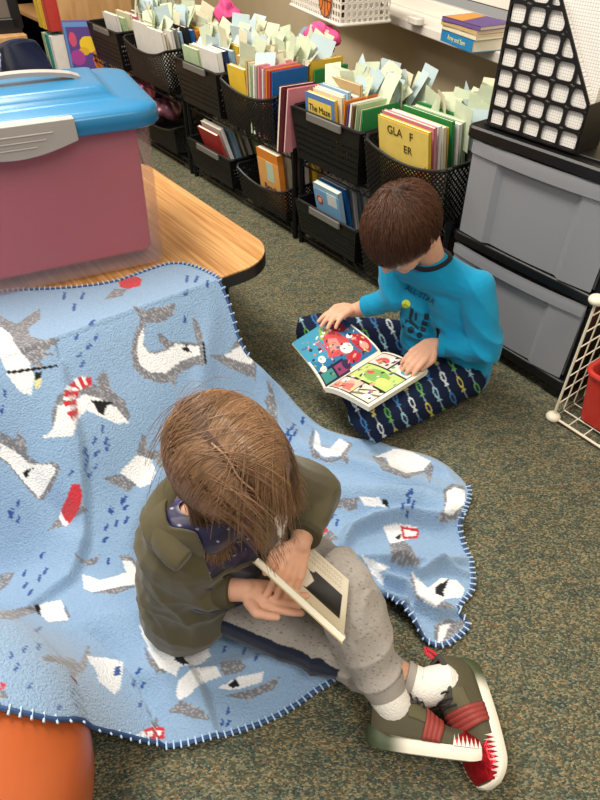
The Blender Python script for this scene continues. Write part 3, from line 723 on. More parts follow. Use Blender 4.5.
for k, (x, c, nm) in enumerate(((bcx-.05, 'white', 'white folder at the right end of the low bookcase shelf'), (bcx-.10, 'teal', 'teal and white booklet standing in the low bookcase shelf'), (bcx-.16, 'pale green', 'pale green booklet left of the teal one in the bookcase'))):
    book((x, bcy+.02, .131), 0, -.05*(k == 1), .03, .22, .27, c, nm)
# black framed screen on the shelf side
t = thing('picture_frame', 'black framed brownish panel at the top left corner, beside the binders', 'frame', Vector((-3.92, .79, .421)), 1.30)
t.scale = (1.7, 1.7, 1.7)
lc = MB(); lc.box((0, 0, .21), (.36, .52, .42)); lc_ = lc.build('low_cabinet', M['birch'], bevel=.004); lc_.location = (-3.96, .77, 0); tag(lc_, 'low birch cabinet under the black framed panel, behind the navy chair', 'cabinet')
mb = MB()
for c_, d_ in (((0, 0, .02), (.3, .03, .04)), ((0, 0, .30), (.3, .03, .04)), ((-.14, 0, .16), (.03, .03, .3)), ((.14, 0, .16), (.03, .03, .3))): mb.box(c_, d_)
mb.build('frame', M['black'], t, bevel=.004); mb = MB(); mb.box((0, .004, .16), (.26, .01, .26)); mb.build('panel', mat('brown_panel', '#6e6259', .5, vary=.1), t)
# purple picture book and small crate in front of the bookcase panel
bx = J(98, 76, .24)*1.0
bp = book((bx.x-.1, bx.y+.0, .24), -.55, -.06, .02, .20, .24, 'purple', 'large purple and yellow picture book leaning by the bookcase panel', spine=1)
def faceart(bk, T, s):
    ny, nz = 60, 80; ys = np.linspace(-.095, .095, ny); zs = np.linspace(.006, .234, nz); Y_, Z_ = np.meshgrid(ys, zs)
    P = np.stack([np.full(Y_.size, s*(T/2+.0008)), Y_.ravel(), Z_.ravel()], 1); U = np.stack([(Y_.ravel()+.095)/.19, Z_.ravel()/.24], 1)
    col = np.tile(srgb('#5a3f86'), (len(U), 1)); 
    for cx, cy, rx, ry, c in ((.60,.55,.24,.16,'#e9c22e'),(.45,.42,.14,.08,'#d8a828'),(.25,.3,.2,.15,'#a03c8e'),(.8,.25,.14,.2,'#d77a2a'),(.2,.65,.1,.14,'#c64e6a')):
        k = ((U[:,0]-cx)/rx)**2+((U[:,1]-cy)/ry)**2 < 1; col[k] = srgb(c)
    k = (U[:,0] < .06) | (U[:,0] > .94) | (U[:,1] < .05) | (U[:,1] > .93); col[k] = srgb('#4a86b8'); k = U[:,1] > .88; col[k] = srgb('#5f8fc4')
    grid_obj('cover_picture', P, ny, nz, mat('printed_cover', rough=.4, attr='Col'), bk, col)
faceart(bp, .02, 1)
mb = MB(); mb.box((0, 0, .118), (.16, .2, .236)); o = mb.build('small_crate', mat('green_black_crate', '#2b3a30', .5), bevel=.006); o.location = (bx.x-.13, bx.y+.03, 0)
tag(o, 'small dark green crate standing by the bookcase panel under the purple book', 'crate')
book((bx.x-.01, bx.y-.12, .0), -.5, -.1, .03, .14, .2, 'red', 'thick red book leaning in front of the small dark crate')
# dangling cords on the bookcase panel
for k, px in enumerate((98, 122)):
    a = J(px, 0, .8); cam0 = Vector((0, 0, HC)); 
    x = -3.705; pts = []
    for i in range(9):
        pts.append((x, 1.02+.16*k+.02*math.sin(i*.7)+.03*(i/8)**2, 1.15-.06*i))
    mb = MB(); mb.tube(pts, .0035, 6); o = mb.build('black_cord', M['ink'], smooth=True); tag(o, 'thin black cord hanging down the birch panel, %s of the two' % ('left' if k == 0 else 'right'), 'cord')
# ---------------------------------------------------------------- navy chair behind the tote
cp = J(22, 44, .60)
navy = mat('navy_plastic', '#262f4d', .25, coat=.3)
t = thing('school_chair', 'dark navy plastic chair with rounded back behind the blue tote', 'chair', (cp.x, cp.y-.03, 0), -.85+PI)
def shellgrid(name, fn, nu, nv, m, par, th=.006):
    P = np.array([fn(u, v) for v in np.linspace(0, 1, nv) for u in np.linspace(-1, 1, nu)]); return grid_obj(name, P, nu, nv, m, par, solid=th)
def backf(u, v):
    w_ = .17*(1-.10*v)*(1-max(0, v-.62)**2*1.9); return (w_*u, .05*u*u*-1+.03*v, .38+.23*v-.02*abs(u)**4)
shellgrid('backrest', backf, 21, 15, navy, t)
shellgrid('seat', lambda u, v: (.18*u*(1-.1*v), -.04-.34*v, .39+.02*u*u+.02*(v-.5)**2), 21, 15, navy, t)
for sx in (-1, 1):
    for sy in (0, 1):
        mb = MB(); mb.tube([(sx*.13, -.08-.24*sy, .38), (sx*.17, -.02-.34*sy, .0)], .010, 10); mb.build('leg', mat('steel_tube', '#8d8f93', .3, .8), t, smooth=True)
# ---------------------------------------------------------------- white lattice tray with the basketball picture, on the window sill
tc_ = J(340, 24, .66); 
rotw = Matrix.Rotation(wrz, 3, 'Z')
TWd, TDp, THt = .46, .20, .16
ctr = Vector((tc_.x, tc_.y, 0)) + rotw @ Vector((-TWd/2, TDp/2, 0)); ctr.z = .6525
t = thing('white_basket', 'white plastic lattice basket with a basketball picture on the window sill', 'basket', ctr, wrz)
mb = MB(); Z3 = Vector((0, 0, 1))
for sy in (-1, 1): lattice_panel(mb, [(-TWd/2, 0), (TWd/2, 0), (TWd/2, THt), (-TWd/2, THt)], 5, .022, .022, .0035, lambda a, b_: Vector((a, sy*TDp/2, b_)), Vector((0, 1, 0)), .003)
for sx in (-1, 1): lattice_panel(mb, [(-TDp/2, 0), (TDp/2, 0), (TDp/2, THt), (-TDp/2, THt)], 5, .022, .022, .0035, lambda a, b_: Vector((sx*TWd/2, a, b_)), Vector((1, 0, 0)), .003)
mb.box((0, 0, .004), (TWd+.01, TDp+.01, .008)); mb.build('body', M['white'], t)
mb = MB(); mb.tube([(x, y, THt) for x, y in rrect(-TWd/2, TWd/2, -TDp/2, TDp/2, .015, 3)], .006, 8, closed=True); mb.tube([(x, y, .004) for x, y in rrect(-TWd/2-.006, TWd/2+.006, -TDp/2-.006, TDp/2+.006, .015, 3)], .006, 8, closed=True); mb.build('rim', M['white'], t, smooth=True)
bt = thing('basketball_picture', 'round orange basketball cutout fixed to the front of the white lattice basket', 'picture', ctr + rotw @ Vector((.115, -TDp/2-.008, .065)), wrz)
mb = MB(); mb.tube([(0, 0, 0), (0, .002, 0)], .052, 40); mb.build('disc', colmat('#d2752f'), bt)
mb = MB()
def arc(pts): 
    for a, b_ in zip(pts[:-1], pts[1:]): mb.bar(a, b_, .0022, .001, (0, 1, 0))
arc([(.052*math.cos(a), -.001, .052*math.sin(a)) for a in np.linspace(0, 2*PI, 41)]); arc([(0, -.001, -.05), (0, -.001, .05)]); arc([(-.05, -.001, 0), (.05, -.001, 0)])
for s in (-1, 1): arc([(s*(.065-.045*math.cos(a)), -.001, .045*math.sin(a)) for a in np.linspace(-.95, .95, 15)])
mb.build('seams', M['ink'], bt)
for k, c in enumerate(('white', 'black', 'cream', 'maroon', 'white')):
    p = ctr + rotw @ Vector((.05+.034*k, .01, .0085)); book(p, wrz, 0, .014, .14, .19, c, f'{c} book, {ORD[k]} from the left inside the white lattice basket on the sill')
# eraser-like white block and the books on the sill
pp = J(416, 20, .665); mb = MB(); mb.rbox((0, 0, .012), (.075, .04, .024), .018); o = mb.build('white_puck', M['white'], smooth=True); o.location = (pp.x, pp.y, .652); o.rotation_euler = (0, 0, wrz); tag(o, 'small rounded white plastic device lying on the window sill', 'device')
sb = J(462, 40, .67); zz = .6525
for k, (c, T_, dx, nm) in enumerate((('#1f7fb8', .034, 0, 'thick bright blue book at the bottom of the small pile on the sill'), ('cream', .012, .004, 'thin cream book in the middle of the pile on the sill'), ('tan', .012, -.003, 'tan book under the purple one in the pile on the sill'), ('purple', .012, .002, 'purple and orange book on top of the pile on the sill'))):
    cc = Vector((sb.x, sb.y, 0)) + rotw @ Vector((dx, .045, 0))
    tt = thing('book', nm, 'book', (cc.x, cc.y, zz), wrz+.04*k-.05); wd_, dd_ = .19, .13
    mb = MB(); mb.box((0, 0, .0007), (wd_, dd_, .0014)); mb.box((0, 0, T_-.0007), (wd_, dd_, .0014)); mb.box((0, -dd_/2+.0007, T_/2), (wd_, .0014, T_)); mb.build('cover', colmat(PAL.get(c, c)), tt)
    mb = MB(); mb.box((0, .001, T_/2), (wd_-.006, dd_-.004, T_-.003)); mb.build('pages', M['paper'], tt)
    if k == 0: text('spine_title', 'Amy and Son', .02, colmat('#e9e29a'), tt, (.0, -dd_/2-.0006, T_/2), (PI/2, 0, 0))
    if k == 3:
        mb = MB(); mb.add([(-.09, -.06, T_+.0004), (.0, -.06, T_+.0004), (-.03, .06, T_+.0004), (-.09, .06, T_+.0004)], [(0, 1, 2, 3)]); mb.build('cover_picture', colmat('#e2a04a'), tt)
    zz += T_+.0005
# ---------------------------------------------------------------- white wire cube and the red bin
cx0, cy0, S = -.541, 1.225, .355
t = thing('wire_cube', 'white wire storage cube with round connectors at the right edge', 'wire cube', (cx0+S/2, cy0+S/2, 0))
iv = mat('ivory_wire', '#e6dfc8', .4)
def gpanel(o_, e1, e2, par):
    mb = MB(); n = 8
    for i in range(n+1):
        r = .0032 if i in (0, n) else .0017
        a = o_+e1*(i/n); mb.tube([a, a+e2], r, 6); a = o_+e2*(i/n); mb.tube([a, a+e1], r, 6)
    mb.build('wire_panel', iv, par, smooth=True)
h2 = S/2; X1, Y1, Z1 = Vector((S, 0, 0)), Vector((0, S, 0)), Vector((0, 0, S)); O = Vector((-h2, -h2, .012))
gpanel(O, Y1, Z1, t); gpanel(O, X1, Y1, t); gpanel(O+X1, Y1, Z1, t); gpanel(O+Y1, X1, Z1, t); gpanel(O+Z1, X1, Y1, t)
for a in (0, 1):
    for b_ in (0, 1):
        for c in (0, 1):
            mb = MB(); p = O+X1*a+Y1*b_+Z1*c
            mb.ball(p, (.019, .019, .013), 16, 10); mb.build('connector', iv, t, smooth=True)
rp = J(577, 398, .08)
t = thing('red_bin', 'red plastic bin inside the white wire cube', 'bin', (cx0+.158, cy0+.168, .020))
mb = MB(); shell(mb, .27, .29, .15, .03, .004, .12); mb.build('tub', mat('red_plastic', '#c5352c', .35), t, smooth=True)
mb = MB(); mb.tube([(x, y, .15) for x, y in rrect(-.135, .135, -.145, .145, .03, 6)], .007, 8, closed=True); mb.build('rim', MATS['red_plastic'], t, smooth=True)
crumple('plastic_bag', (cx0+.10, cy0+.14, .145), (.05, .07, .055), mat('bag_white', '#cfcac4', .35, vary=.2, vscale=30), 21, 'crumpled pale plastic bag inside the red bin', 'bag', .35)
# ---------------------------------------------------------------- orange bean bag
BC = Vector((-.53, -.345, 0)); BRX, BRZ = .315, .165
def beanz(x, y):
    d = np.sqrt((x-BC.x)**2+(y-BC.y)**2)/BRX
    return np.where(d < 1, BRZ+BRZ*np.sqrt(np.clip(1-np.clip(d, 0, 1)**2.4, 0, 1)), -1.)
mb = MB(); nu, nv = 96, 48; vs = []; fs = []
for j in range(nv+1):
    ph = PI*j/nv
    for i in range(nu):
        a = 2*PI*i/nu; sr = math.sin(ph)**.83; wr = .0015*math.sin(9*a+3*math.sin(3*ph))*math.sin(ph)
        vs.append(((BRX+wr)*sr*math.cos(a), (BRX+wr)*sr*math.sin(a), BRZ+BRZ*math.cos(ph)*1.0))
for j in range(nv):
    for i in range(nu): fs.append((j*nu+i, (j+1)*nu+i, (j+1)*nu+(i+1) % nu, j*nu+(i+1) % nu))
t = thing('bean_bag', 'round orange vinyl bean bag under the blanket corner', 'bean bag', (BC.x, BC.y, 0))
mb.add(vs, fs); mb.build('cover', mat('orange_vinyl', '#b2582c', .38, bump=.9, bscale=9, vary=.05, vscale=6), t, smooth=True, angle=0)
mb = MB()
for a in np.linspace(0, 2*PI, 8, endpoint=False):
    mb.tube([((BRX+.001)*math.sin(ph)**.83*math.cos(a), (BRX+.001)*math.sin(ph)**.83*math.sin(a), BRZ+(BRZ+.001)*math.cos(ph)) for ph in np.linspace(.1, PI-.1, 30)], .0022, 6)
mb.build('piping', MATS['orange_vinyl'], t, smooth=True)
# ---------------------------------------------------------------- shark blanket
def seg_dist(P, pl):
    """distance to a polyline, signed by side"""
    best = np.full(len(P), 9.); sg = np.ones(len(P)); tt_ = np.zeros(len(P)); n = len(pl)-1
    for i in range(n):
        a = np.array(pl[i][:2]); b = np.array(pl[i+1][:2]); d = b-a; L2 = d@d
        t_ = np.clip(((P-a)@d)/L2, 0, 1); q = a+t_[:,None]*d; dist = np.linalg.norm(P-q, axis=1); s = np.sign((P[:,0]-a[0])*d[1]-(P[:,1]-a[1])*d[0])
        k = dist < best; best[k] = dist[k]; sg[k] = s[k]; tt_[k] = (i+t_[k])/n
    return best, sg, tt_
def zr(L, ox, oy, s): return [(ox+x/s, oy+y/s) for x, y in L]
ZB = lambda L: zr(L, 0, 260, 2.5)
ZC = lambda L: zr(L, 0, 500, 2.5)
ZD = lambda L: zr(L, 240, 380, 2.4)
RIDGES = []   # (image polyline, height guess, amplitude, width, one-sided)
def ridge(L, h, amp, sig, step=0): RIDGES.append(([J(x, y, h)[:2] for x, y in L], amp, sig, step))
ridge(ZD([(160,262),(215,268),(300,278),(380,282),(440,280),(500,305),(540,345)]), .02, 0.051, 0.017, 1)
ridge(ZD([(245,395),(268,360),(320,340),(400,330),(470,342),(515,335)]), .02, 0.047, 0.013)
ridge(ZD([(262,420),(300,432),(350,436),(430,444),(500,440),(540,430)]), .02, 0.039, 0.011)
ridge(ZD([(330,450),(352,480),(400,500),(425,540),(470,560),(530,555)]), .02, 0.047, 0.010)
ridge(ZD([(300,480),(340,520),(390,545),(410,590),(430,620)]), .02, 0.043, 0.010)
ridge(ZD([(370,440),(430,470),(480,455),(540,470)]), .01, 0.031, 0.008)
ridge(ZD([(100,120),(180,170),(290,200),(400,240),(520,262)]), .02, 0.027, 0.023)
ridge(ZD([(320,545),(345,575),(400,560)]), .01, 0.031, 0.009)
ridge([(76,412),(80,450),(68,500),(48,530),(0,560)], .18, .030, .022, 1)
ridge([(0,606),(50,604),(88,592),(130,585),(152,578)], .12, .030, .020, 1)
ridge([(200,395),(165,430),(120,480),(96,520)], .2, .018, .03)
ridge([(215,330),(200,360),(190,400)], .25, .016, .02)
ridge([(0,440),(40,470),(70,480)], .22, -.02, .02)
ridge([(150,584),(165,620),(182,660),(200,690),(215,735)], .03, .026, .020, 1)
ridge([(170,640),(200,672),(250,660),(300,655)], .02, .018, .016)
ridge([(0,655),(60,655),(120,650),(160,640)], .12, .016, .022)
ridge([(240,350),(262,390),(290,430),(330,445)], .08, .012, .02)
def base_h(X, Y):
    P = np.stack([X, Y], 1)
    r = .12; dxx = np.maximum(X-(TX-r), 0); dyy = np.maximum(Y-(TY-r), 0); d = np.sqrt(dxx**2+dyy**2)-r
    d = np.maximum(d, 0)
    Dm = .26 + .10*np.sin(3.1*Y+.4)+.05*np.sin(9*Y)
    tt_ = np.clip(d/Dm, 0, 1); prof = (1-sstep(0, 1, tt_))*.55+(1-tt_)**2.2*.45
    h = .006+(TZ-.001)*prof
    on = d > 0
    falloff = 1
    for pl, amp, sig, step in RIDGES:
        ds, sg, tt2 = seg_dist(P, pl); env = np.sin(np.pi*np.clip(tt2*.9+.05, 0, 1))**.5
        g = np.exp(-(ds/sig)**2)
        if step: g = np.where(sg*1 > 0, np.exp(-(ds/(sig*2.6))**2), np.exp(-(ds/(sig*.45))**2))
        h = h+amp*g*env*np.where(prof > .97, 0, 1)
    wv = vnoise(P, 14, 3)*.0045+vnoise(P, 32, 5)*.0018
    h = h+np.where(prof > .97, wv*.12, wv+.004)
    return np.where(prof > .97, np.maximum(h, TZ+.006), np.maximum(h, .006))
def blanket_z(X, Y):
    h = base_h(X, Y); bz = beanz(X, Y)+.013
    # cloth leaves the bean bag with a soft skirt
    d = np.sqrt((X-BC.x)**2+(Y-BC.y)**2); sk = .20*np.exp(-np.maximum(d-BRX*.98, 0)/.045)
    skirt = np.where(d < BRX, np.where(bz > .15, bz, .2), sk)
    k = .03; a = h; b = np.maximum(bz, np.where(d >= BRX*.9, skirt, bz))
    m = np.maximum(a, b); q = np.clip(k-np.abs(a-b), 0, k)/k
    return np.where((d < BRX*1.25), m+q*q*k*.2, h)
def hit(px, py):
    """where that sight line meets the blanket surface"""
    hs = np.linspace(.40, .0, 161); pts = [J(px, py, h) for h in hs]; zz = blanket_z(np.array([p.x for p in pts]), np.array([p.y for p in pts]))
    for p, z, h in zip(pts, zz, hs):
        if z >= h: return (p.x, p.y)
    return (pts[-1].x, pts[-1].y)
outl = [( -1.42, -.60), (-1.44, .10)]
for px, py, h in [(100,288,.356),(150,270,.356),(168,264,.356),(186,264,.356),(205,271,.356),(221,285,.345),(231,310,.29),(240,345,.215),(262,372,.16),(284,392,.11),(302,413,.045),(323,430,.03),(361,440,.025),(386,445,.02),(423,454,.02),(452,468,.02),(470,488,.02),(467,505,.01),(458,522,.01),(462,540,.01),(471,560,.01),(473,592,.01),(462,600,.01),(455,612,.01),(472,622,.01),(455,640,.01),(440,647,.01),(418,630,.01),(405,605,.01),(392,594,.01),(378,598,.01),(360,640,.01),(335,680,.01),(316,690,.01),(295,706,.01),(265,722,.01),(235,732,.012),(195,742,.014),(150,741,.02),(120,733,.03),(95,728,.05),(60,722,.14),(30,715,.22),(0,708,.28),(-40,700,.3)]:
    outl.append(hit(px, py))
outl += [(outl[-1][0]-.06, outl[-1][1]-.16), (-.75, -.60)]
def smooth_poly(pl, fixed=2, it=2):
    P = [np.array(p) for p in pl]
    for _ in range(it):
        Q = []
        for i in range(len(P)):
            a, b = P[i], P[(i+1) % len(P)]; Q += [a*.75+b*.25, a*.25+b*.75]
        P = Q
    return np.array(P)
OP = smooth_poly(outl)
# colours
BLUE, LGHT, GREY, WHT, BLK, REDC, NAVY, YEL = (srgb(c) for c in ('#8aa8c9', '#b4cde8', '#77787f', '#e9eaec', '#15161a', '#c2323c', '#2b4f94', '#d9d3a0'))
PAT = []
def pat(z, c, *polys):
    for pl in polys: PAT.append((z(pl), c))
pat(ZB, GREY, [(330,112),(360,125),(395,118),(438,110),(432,140),(400,155),(370,158),(350,150)], [(350,150),(335,190),(328,235),(335,270),(360,295),(400,308),(432,302),(455,278),(490,262),(512,262),(508,200),(498,160),(480,140),(488,190),(495,210),(470,205),(430,205),(395,180),(398,205),(415,222),(395,230),(370,228),(358,205),(365,160)], [(428,300),(436,322),(446,285)])
pat(ZB, WHT, [(362,163),(346,195),(342,235),(352,265),(377,281),(415,282),(435,266),(460,248),(500,238),(498,216),(440,210),(418,226),(390,236),(368,230),(357,208)])
pat(ZB, BLK, [(452,225),(472,205),(468,216),(480,232),(465,228)], [(506,205),(512,262),(518,262),(511,205)])
pat(ZB, GREY, [(130,420),(130,380),(145,340),(175,315),(215,305),(245,315),(240,300),(258,275),(270,290),(278,325),(310,350),(325,385),(320,405),(290,370),(240,345),(200,335),(190,350),(160,370),(150,420)])
pat(ZB, WHT, [(145,365),(190,350),(210,335),(245,345),(290,368),(322,405),(300,412),(260,395),(215,375),(195,398),(182,440),(105,445),(130,425),(140,400)])
pat(ZB, REDC, [(165,380),(158,350),(165,320),(195,292),(228,292),(232,308),(200,325),(190,350),(195,385),(180,398)])
pat(ZB, WHT, [(160,368),(190,362),(191,372),(164,380)], [(159,342),(190,338),(188,348),(158,352)], [(170,314),(196,322),(192,330),(165,324)], [(192,294),(206,318),(200,324),(184,302)], [(212,290),(220,312),(214,315),(205,292)])
pat(ZB, BLK, [(228,350),(285,355),(262,370),(260,390),(245,380)])
pat(ZB, GREY, [(0,140),(40,160),(70,140),(100,120),(100,150),(70,170),(75,190),(110,200),(158,188),(140,210),(110,230),(135,235),(100,250),(110,270),(90,270),(70,250),(40,215),(20,180),(0,165)])
pat(ZB, WHT, [(0,165),(25,185),(40,215),(70,250),(85,290),(80,340),(50,330),(20,290),(0,240)])
pat(ZB, BLK, [(15,278),(145,262),(145,267),(20,286)], [(86,282),(104,278),(104,300),(90,310)]); pat(ZB, YEL, [(85,300),(104,295),(100,318),(88,322)])
pat(ZB, GREY, [(0,430),(40,450),(45,425),(65,455),(70,490),(100,510),(120,505),(145,508),(150,525),(135,560),(110,600),(95,600),(60,560),(20,510),(0,500)])
pat(ZB, WHT, [(0,455),(40,480),(75,510),(130,512),(140,525),(118,565),(98,595),(65,560),(20,505),(0,490)]); pat(ZB, BLK, [(55,530),(85,518),(65,545)])
pat(ZB, WHT, [(300,530),(340,490),(375,490),(390,530),(375,560),(350,570),(320,545)])
pat(ZB, GREY, [(255,545),(300,535),(340,560),(320,580),(295,565)], [(355,435),(365,440),(370,480),(430,470),(440,500),(400,520),(385,500),(340,485)])
pat(ZB, GREY, [(520,235),(570,240),(590,200),(640,170),(640,300),(575,270)]); pat(ZB, WHT, [(560,240),(600,215),(630,200),(630,260),(600,255)])
pat(ZB, GREY, [(260,100),(285,72),(320,72),(305,90)]); pat(ZB, REDC, [(295,50),(340,40),(355,48),(350,65),(320,72),(300,68)])
pat(ZC, GREY, [(185,130),(215,155),(250,135),(240,160),(215,165),(195,150)], [(298,140),(325,138),(340,155),(352,190),(350,215),(330,160),(305,152)], [(230,232),(300,215),(352,212),(290,235)])
pat(ZC, WHT, [(205,185),(250,200),(290,190),(315,180),(306,152),(328,152),(348,190),(345,210),(310,215),(230,230),(210,220)])
pat(ZC, GREY, [(0,280),(90,262),(95,280),(30,300),(0,298)], [(0,185),(38,180),(20,210),(0,230)], [(160,255),(178,300),(165,290)]); pat(ZC, WHT, [(100,260),(150,250),(174,300),(120,305),(95,280)]); pat(ZC, BLK, [(84,262),(98,258),(104,290),(94,285)])
pat(ZC, GREY, [(360,365),(380,395),(420,432),(390,432),(368,400)]); pat(ZC, WHT, [(345,310),(370,330),(388,312),(400,330),(430,375),(440,390),(470,370),(520,370),(528,390),(500,412),(450,415),(440,440),(400,420),(375,380)])
pat(ZC, BLK, [(438,385),(465,380),(460,395),(475,410),(455,412),(435,400)])
pat(ZC, GREY, [(100,400),(120,388),(180,395),(200,410),(222,360),(226,392),(210,430),(180,442),(165,415),(130,405)]); pat(ZC, WHT, [(215,390),(270,395),(308,405),(300,470),(285,485),(250,455),(235,420)]); pat(ZC, NAVY, [(285,420),(302,412),(300,440),(285,440)])
pat(ZC, GREY, [(550,405),(600,400),(615,415),(600,432),(555,440)], [(420,530),(450,500),(500,520),(530,550),(480,545),(450,535)]); pat(ZC, WHT, [(440,490),(445,450),(480,420),(540,415),(555,440),(500,460),(470,490),(450,500)])
pat(ZC, WHT, [(545,470),(600,440),(660,430),(655,455),(600,472),(570,475)]); pat(ZC, BLK, [(568,462),(590,445),(592,455),(600,466),(580,470)])
pat(ZC, GREY, [(560,490),(640,470),(700,440),(690,470),(620,500)], [(390,540),(400,572),(383,570)]); pat(ZC, WHT, [(335,592),(385,562),(360,600)]); pat(ZC, REDC, [(360,575),(385,567),(412,570),(410,598),(370,600)]); pat(ZC, WHT, [(368,580),(382,578),(380,592),(370,593)], [(390,577),(404,576),(402,590),(390,590)])
pat(ZC, REDC, [(0,455),(12,460),(14,470),(0,475)]); pat(ZC, GREY, [(0,475),(15,475),(20,495),(0,500)])
pat(ZC, GREY, [(195,0),(220,25),(185,45)], [(120,75),(150,40),(162,65)]); pat(ZC, REDC, [(150,30),(165,0),(178,-38),(200,-40),(207,-10),(200,15),(187,40),(170,65)]); pat(ZC, WHT, [(146,45),(152,30),(172,62),(162,66)])
pat(ZD, GREY, [(178,108),(165,150),(172,185),(215,199),(245,190),(258,205),(262,190),(255,180),(270,155),(262,145),(240,185),(200,190),(174,160)]); pat(ZD, WHT, [(182,120),(176,160),(200,185),(240,182),(262,155),(240,140),(215,165),(195,160),(188,130)])
pat(ZD, GREY, [(315,182),(345,218),(400,237),(445,222),(455,250),(465,210),(455,195),(430,215),(400,218),(360,205),(345,186)]); pat(ZD, WHT, [(325,184),(370,165),(400,165),(458,195),(440,217),(400,224),(360,207),(350,186)])
pat(ZD, GREY, [(222,310),(240,285),(285,282),(280,310),(260,315),(250,305)]); pat(ZD, WHT, [(285,280),(335,282),(350,305),(300,302)]); pat(ZD, BLK, [(340,285),(355,290),(358,308),(343,298)])
pat(ZD, GREY, [(488,262),(510,248),(538,255),(545,300),(520,335),(485,345),(470,330),(490,310)]); pat(ZD, WHT, [(495,268),(515,258),(540,264),(540,295),(512,325),(490,320),(496,290)])
pat(ZD, GREY, [(358,385),(385,380),(410,400),(435,442),(395,448),(365,435)]); pat(ZD, WHT, [(343,352),(380,345),(427,353),(422,377),(385,388),(360,392)]); pat(ZD, REDC, [(386,350),(430,358),(427,365),(390,357)], [(386,350),(392,352),(396,380),(390,382)], [(425,360),(430,360),(427,380),(422,380)], [(390,376),(427,374),(426,380),(392,382)])
pat(ZD, BLK, [(370,378),(388,365),(384,384)])
pat(ZD, GREY, [(405,470),(425,525),(495,548),(520,545),(490,530),(440,520),(418,465)]); pat(ZD, WHT, [(412,460),(425,475),(450,500),(480,475),(520,480),(540,500),(532,522),(490,525),(470,548),(428,520)]); pat(ZD, BLK, [(470,495),(502,478),(488,508),(492,522),(468,512)])
pat(ZD, GREY, [(468,645),(466,588),(500,572),(510,578),(557,578),(512,612),(498,645)]); pat(ZD, WHT, [(478,590),(505,583),(482,638),(474,632)])
pat(ZD, WHT, [(290,420),(335,440),(362,450),(318,468)]); pat(ZD, REDC, [(182,350),(198,345),(212,362),(205,376),(188,375)]); pat(ZD, GREY, [(190,376),(215,360),(238,382),(215,390)])
pat(ZD, GREY, [(58,50),(75,95),(92,110),(88,60),(80,30),(72,5),(62,0),(70,30)]); pat(ZD, WHT, [(300,430),(320,470),(352,500),(330,450)])
rim_pl = [hit(x, y) for x, y in [(262,372),(284,394),(302,416),(323,433),(361,444),(386,449),(423,459),(452,473),(466,490)]]
RIDGES.append(([(a-.012, b-.012) for a, b in rim_pl], .016, .014, 0))
FISH = ZB([(160,92),(185,120),(205,92),(190,195),(197,240),(205,262),(240,195),(228,157),(220,220),(12,335),(5,375),(465,85),(490,50),(518,62),(467,50),(462,150),(235,455),(212,480),(218,500),(240,485),(265,455),(238,520),(214,520),(222,540),(268,472),(256,425),(175,535),(305,605),(275,625),(312,620),(45,610),(25,630)]) \
 + ZC([(103,140),(60,185),(62,215),(112,180),(98,198),(75,232),(95,325),(95,370),(60,375),(28,392),(42,420),(265,70),(290,60),(315,52),(280,30),(310,0),(262,100),(270,155),(75,465),(182,485),(148,520),(190,515),(350,512),(335,460),(355,465),(345,430),(560,375),(555,560),(570,530),(570,560),(530,320),(45,50),(28,40),(610,380),(640,395)]) \
 + ZD([(125,115),(115,128),(105,138),(132,128),(120,142),(403,275),(415,300),(400,325),(390,305),(412,270),(405,290),(150,100),(220,330),(232,345)])
st_ = .0027
xs = np.arange(-1.46, -.18, st_); ys = np.arange(-.62, .90, st_)
X, Y = np.meshgrid(xs, ys); Xf, Yf = X.ravel(), Y.ravel()
ins = inpoly(np.stack([Xf, Yf], 1), OP.tolist())
Zf = np.zeros(len(Xf)); Zf[ins] = blanket_z(Xf[ins], Yf[ins])
# pull the border vertices exactly onto the outline
nX = len(xs); nY = len(ys); ig = ins.reshape(nY, nX)
cellin = ig[:-1,:-1] & ig[1:,:-1] & ig[:-1,1:] & ig[1:,1:]
keep = np.zeros_like(ig); keep[:-1,:-1] |= cellin; keep[1:,:-1] |= cellin; keep[:-1,1:] |= cellin; keep[1:,1:] |= cellin
inner = np.zeros_like(ig); inner[1:-1,1:-1] = cellin[:-1,:-1] & cellin[1:,:-1] & cellin[:-1,1:] & cellin[1:,1:]
border = (keep & ~inner).ravel(); bi = np.where(border)[0]
seg = np.vstack([OP, OP[:1]])
bp_ = np.stack([Xf[bi], Yf[bi]], 1); best = np.full(len(bi), 9.); bq = bp_.copy()
for i in range(len(seg)-1):
    a, b = seg[i], seg[i+1]; d = b-a; L2 = d@d+1e-12; t_ = np.clip(((bp_-a)@d)/L2, 0, 1); q = a+t_[:,None]*d; ds = np.linalg.norm(bp_-q, axis=1); k = ds < best; best[k] = ds[k]; bq[k] = q[k]
Xf[bi], Yf[bi] = bq[:,0], bq[:,1]; Zf[bi] = blanket_z(bq[:,0], bq[:,1])
keepf = keep.ravel(); Pb = np.stack([Xf, Yf, Zf], 1)
colb = np.tile(BLUE, (len(Pb), 1)); U = proj(Pb)
for pl, c in PAT:
    pl_ = np.array(pl); mn = pl_.min(0); mx = pl_.max(0); k = np.where((U[:,0] >= mn[0]) & (U[:,0] <= mx[0]) & (U[:,1] >= mn[1]) & (U[:,1] <= mx[1]) & keepf)[0]
    if len(k): kk = k[inpoly(U[k], pl)]; colb[kk] = c
rf = np.random.default_rng(5)
for fx, fy_ in FISH:
    a = 1.15+rf.uniform(-.35, .35); d = U-np.array([fx, fy_]); k = np.where((np.abs(d) < 6).all(1) & keepf)[0]; dd = d[k]
    u = dd[:,0]*math.cos(a)-dd[:,1]*math.sin(a); v_ = dd[:,0]*math.sin(a)+dd[:,1]*math.cos(a)
    body = (u/3.2)**2+(v_/1.6)**2 < 1; tail = (u > 2.2) & (u < 4.6) & (np.abs(v_) < (u-1.8)*.75)
    colb[k[body | tail]] = NAVY
